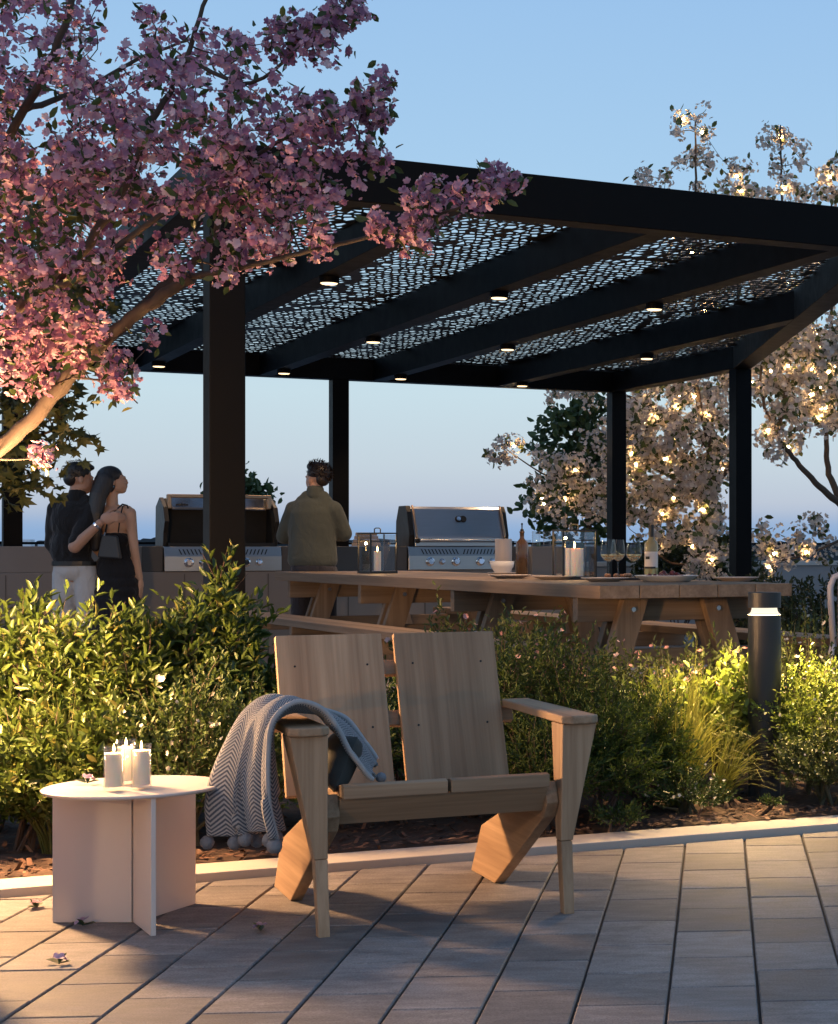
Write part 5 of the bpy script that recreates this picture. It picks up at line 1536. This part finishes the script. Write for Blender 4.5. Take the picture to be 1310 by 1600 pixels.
# ---------------------------------------------------------- man in the green jacket
def make_green():
    Y0 = 13.95; ox = (490 - CPX) * Y0 / FPX
    t = thing('person', 'man in a green jacket with folded arms standing behind the far table end', 'person', (ox, Y0, .003))
    f = Fig()
    at, M = head(f, (.022, .02, 1.612), (-.86, .51))
    f.cap([(.012, -.005, 1.43), (.015, .0, 1.54)], [.062, .056])
    f.ell((0, 0, 1.30), (.165, .105, .17)).ell((0, 0, 1.08), (.145, .10, .18)).ell((0, 0, .93), (.15, .11, .12))
    A = {}
    for s, el_, wr in ((-1, (-.235, .07, 1.165), (.03, .215, 1.235)), (1, (.205, .07, 1.185), (-.06, .235, 1.175))):
        f.cap([(s * .145, 0, 1.375), el_, wr], [.054, .042, .028])
        hx = Vector(wr) + Vector((-s * .0, .0, 0)); dirn = Vector((s * -1, -.25, .1)).normalized()
        f.ell(hx + dirn * .045, (.045, .018, .04))
        for k in range(4): f.cap([hx + dirn * .075 + Vector((0, 0, .03 - .02 * k)), hx + dirn * (.145 - .01 * abs(k - 1)) + Vector((0, -.02, .026 - .02 * k))], [.009, .007], 8)
        f.cap([hx + dirn * .03 + Vector((0, 0, .03)), hx + dirn * .075 + Vector((0, -.01, .065))], [.011, .008], 8)
        f.cap([(s * .085, 0, .90), (s * .095, .01, .49), (s * .10, -.01, .09)], [.078, .055, .040])
        f.ell((s * .105, .06, .045), (.045, .12, .04))
    f.fuse('body', M_SKIN, t, .008)
    j = Fig()
    j.trunk([(0, .945), (.172, .950), (.186, .985), (.182, 1.06), (.176, 1.16), (.178, 1.27), (.176, 1.35), (.140, 1.43), (.08, 1.475), (0, 1.48)], -.008, .69)
    j.cap([(-.07, 0, 1.420), (.08, 0, 1.420)], [.070, .070]); j.cap([(-.145, 0, 1.372), (-.240, .065, 1.175), (-.02, .20, 1.23)], [.070, .060, .045])
    j.cap([(.150, 0, 1.372), (.210, .065, 1.195), (0, .22, 1.175)], [.070, .060, .045])
    j.cap([(-.04, .0, 1.455), (.06, .0, 1.455)], [.065, .065])
    j.fuse('jacket', cloth_mat('green_jacket', (.058, .065, .055), (.074, .082, .070), .55), t, .009, 6, .006)
    Fig().cap([(.015, -.005, 1.478), (.015, -.003, 1.512)], [.069, .066], 16).fuse('collar', MATS['green_jacket'], t, .007, 3)
    h = Fig()
    h.ell((-.01, 0, .93), (.172, .125, .12))
    for s in (-1, 1): h.cap([(s * .085, 0, .90), (s * .095, .01, .49), (s * .10, -.01, .09)], [.094, .078, .066])
    h.fuse('trousers', cloth_mat('dark_trousers', (.028, .026, .032), (.042, .040, .048), .9), t, .01, 5, .008)
    for s in (-1, 1): Fig().ell((s * .105, .06, .048), (.050, .135, .046)).ell((s * .105, -.03, .07), (.046, .06, .06)).fuse('shoe', M_PAD_SHOE, t, .01, 3)
    r = Fig()
    def e(p, q): r.q.ball(at(*p), 1.0, 16, 11, q, M)
    e((0, -.018, .040), (.078, .094, .082)); e((0, -.058, -.008), (.060, .046, .056)); e((0, .028, .088), (.056, .062, .038))
    e((.068, -.008, .03), (.012, .026, .034)); e((-.068, -.008, .03), (.012, .026, .034))
    ho = r.fuse('hair', M_HAIR_B, t, .006, 6, .002)
    locks(ho, at, M, MF_HAIR_B, 460, .032, .55)
    return t
make_green()
# ---------------------------------------------------------- the couple
Y0 = 13.7; OX = (118 - CPX) * Y0 / FPX
def make_man():
    t = thing('person', 'man in a black shirt and pale trousers with his arm round the woman', 'person', (OX, Y0, .003))
    f = Fig()
    at, M = head(f, (.028, .0, 1.602), (.80, .60), -.08)
    f.cap([(.0, -.005, 1.41), (.018, -.002, 1.53)], [.062, .056])
    f.ell((-.005, 0, 1.29), (.15, .10, .17)).ell((-.02, 0, 1.08), (.13, .095, .18)).ell((-.005, 0, .94), (.14, .105, .12))
    f.cap([(.135, -.01, 1.375), (.066, -.165, 1.095), (.250, -.165, 1.268)], [.055, .046, .029])
    f.cap([(-.145, 0, 1.375), (-.19, .06, 1.10), (-.10, .16, .92)], [.055, .043, .03]); f.ell((-.09, .16, .88), (.03, .025, .05))
    # right hand laid over her shoulder
    f.ell((.302, -.150, 1.303), (.056, .022, .046), 0, 0)
    for k, (ln, dz) in enumerate(((.060, .030), (.070, .010), (.066, -.010), (.052, -.029))):
        a = Vector((.338, -.152, 1.315 + dz)); b = a + Vector((.036, .004, -.004)); c = b + Vector((ln - .036 + .004, .040, -.010))
        f.cap([a, b, c], [.0105, .0098, .0075], 8)
    f.cap([(.285, -.145, 1.335), (.318, -.128, 1.362), (.348, -.10, 1.372)], [.013, .011, .008], 8)
    for s in (-1, 1):
        f.cap([(s * .08, 0, .90), (s * .09, .01, .49), (s * .09, -.01, .09)], [.076, .054, .04]); f.ell((s * .095, .06, .045), (.045, .12, .04))
    f.fuse('body', M_SKIN, t, .006, 3)
    j = Fig()
    j.ell((-.012, -.004, 1.29), (.178, .122, .175)).ell((-.030, 0, 1.09), (.158, .120, .19)).ell((-.012, 0, .985), (.150, .116, .06))
    j.cap([(-.08, 0, 1.405), (.08, 0, 1.405)], [.070, .068]); j.cap([(.130, -.01, 1.365), (.078, -.140, 1.135)], [.074, .066])
    j.cap([(-.140, 0, 1.365), (-.19, .05, 1.12), (-.14, .12, .98)], [.072, .060, .048]); j.cap([(-.03, -.01, 1.435), (.045, .0, 1.435)], [.062, .060])
    j.fuse('shirt', cloth_mat('black_shirt', (.010, .0105, .012), (.018, .0185, .021), 1.0), t, .009, 5, .009)
    Fig().cap([(.012, -.005, 1.455), (.016, -.003, 1.485)], [.068, .064], 16).fuse('collar', MATS['black_shirt'], t, .007, 3)
    h = Fig(); h.ell((-.005, 0, .93), (.158, .120, .10))
    for s in (-1, 1): h.cap([(s * .080 - .004, 0, .89), (s * .09, .01, .49), (s * .09, -.01, .09)], [.088, .076, .064])
    h.fuse('trousers', cloth_mat('pale_trousers', (.42, .42, .42), (.50, .50, .50), .9), t, .009, 5, .006)
    q = MB(); q.lathe([(.1, -.017), (1, -.017), (1, .017), (.1, .017)], n=28)
    q.v = [(-.008 + x * .160, y * .124, .972 + z) for x, y, z in q.v]; q.build('belt', M_LANT, t)
    for s in (-1, 1): Fig().ell((s * .095, .06, .048), (.050, .135, .046)).fuse('shoe', M_PAD_SHOE, t, .01, 3)
    r = Fig()
    def e(p, q_): r.q.ball(at(*p), 1.0, 16, 11, q_, M)
    e((0, -.020, .042), (.080, .096, .080)); e((0, -.058, -.004), (.068, .052, .062)); e((0, .045, .085), (.062, .056, .028)); e((.066, -.006, .026), (.014, .030, .036)); e((-.066, -.006, .026), (.014, .030, .036))
    ho = r.fuse('hair', M_HAIR_D, t, .006, 4, .002)
    locks(ho, at, M, MF_HAIR_D, 320, .026, .35)
    d_ = Vector((.184, 0, .173)).normalized(); c = Vector((.232, -.165, 1.251))
    MB().tube([c - d_ * .010, c + d_ * .010], [.0345, .0335], 20).build('watch', M_CHROME, t, bevel=.003)
    return t
make_man()
def make_woman():
    t = thing('person', 'woman with long dark hair in a black strappy dress beside the man', 'person', (OX + .27, Y0 + .06, .003))
    B = Vector((-.27, 0, 0))
    def W(x, y, z): return Vector((x - .27, y, z))
    f = Fig()
    at, M = head(f, W(.243, .02, 1.588), (.93, .36), .16, .95)
    f.cap([W(.245, .0, 1.39), W(.238, .01, 1.52)], [.046, .043])
    f.ell(W(.255, 0, 1.285), (.128, .082, .13)).ell(W(.268, 0, 1.12), (.105, .078, .15)).ell(W(.278, 0, .95), (.145, .105, .13))
    f.cap([W(.16, 0, 1.352), W(.355, 0, 1.357)], [.045, .047])
    f.cap([W(.385, -.01, 1.345), W(.424, -.04, 1.085), W(.452, .0, .865)], [.042, .033, .022])
    f.ell(W(.455, .008, .815), (.018, .034, .048))
    for k in range(4): f.cap([W(.457, -.016 + .015 * k, .78), W(.452, -.012 + .014 * k, .712 + .008 * abs(k - 2))], [.0085, .0065], 8)
    f.cap([W(.448, .035, .83), W(.440, .055, .775)], [.010, .007], 8)
    f.cap([W(.13, .01, 1.34), W(.06, .12, 1.10), W(.16, .18, .95)], [.040, .033, .022]); f.ell(W(.19, .18, .93), (.04, .018, .03))
    for s in (-1, 1):
        f.cap([W(.278 + s * .075, 0, .90), W(.278 + s * .075, .0, .48), W(.278 + s * .07, -.02, .09)], [.078, .050, .033]); f.ell(W(.278 + s * .07, .05, .04), (.036, .105, .03))
    f.fuse('body', M_SKIN_W, t, .006, 3)
    d_ = Fig()
    d_.ell(W(.262, .035, 1.255), (.120, .062, .085)).ell(W(.270, .0, 1.135), (.116, .090, .09)).ell(W(.272, 0, 1.04), (.118, .092, .10)).ell(W(.278, 0, .94), (.156, .116, .13))
    for i in range(7): d_.ell(W(.278, 0, .90 - .07 * i), (.158 + .008 * i, .122 + .010 * i, .08))
    d_.fuse('dress', cloth_mat('black_dress', (.009, .009, .011), (.016, .016, .019), .9), t, .009, 5, .006)
    for s, x0 in ((-1, .205), (1, .325)):
        MB().tube([W(x0, -.083, 1.20), W(x0 + s * .012, -.083, 1.30), W(x0 + s * .018, -.048, 1.392), W(x0 + s * .014, .0, 1.408), W(x0 + s * .005, .06, 1.34)], .0045, 6).build('strap', MATS['black_dress'], t)
    r = Fig()
    def e(p, q_): r.q.ball(at(*p), 1.0, 16, 11, q_, M)
    e((0, -.020, .034), (.080, .094, .080)); e((.0, -.058, -.02), (.076, .056, .085)); e((.062, -.028, -.02), (.020, .042, .07)); e((-.062, -.03, -.02), (.02, .042, .07))
    r.cap([W(.205, -.045, 1.575), W(.178, -.085, 1.47), W(.165, -.112, 1.34), W(.160, -.115, 1.19), W(.165, -.108, 1.10)], [.078, .066, .060, .056, .040], 14, (1, .62, 1))
    r.fuse('hair', M_HAIR_D, t, .006, 3, .002)
    MB().ball(at(.084, -.002, -.052), .006, 8, 6).build('earring', M_CHROME, t)
    for s in (-1, 1): Fig().ell(W(.278 + s * .07, .045, .036), (.041, .115, .034)).fuse('shoe', M_PAD_SHOE, t, .01, 3)
    return t
make_woman()
bag = thing('shoulder_bag', "black shoulder bag hanging under the woman's right arm", 'bag', (OX + .30, Y0 - .105, 1.02))
q = MB(); q.hexa([(-.085, -.028, 0), (.085, -.028, -.012), (.085, .02, -.012), (-.085, .02, 0)], [(-.060, -.014, .172), (.056, -.014, .158), (.056, .012, .158), (-.060, .012, .172)])
q.build('pouch', basic('black_leather', (.012, .012, .013), (.02, .02, .021), 30, .4, bs=.2, bscale=120), bag, bevel=.012, seg=3)
MB().tube([(-.04, -.002, .165), (-.02, -.010, .25), (.025, .015, .34), (.060, .075, .392), (.075, .12, .385), (.080, .17, .30)], .006, 6).build('strap', MATS['black_leather'], bag, smooth=True)
MB().tube([(-.036, -.012, .16), (-.030, -.016, .185)], .007, 8).build('buckle', M_CHROME, bag)
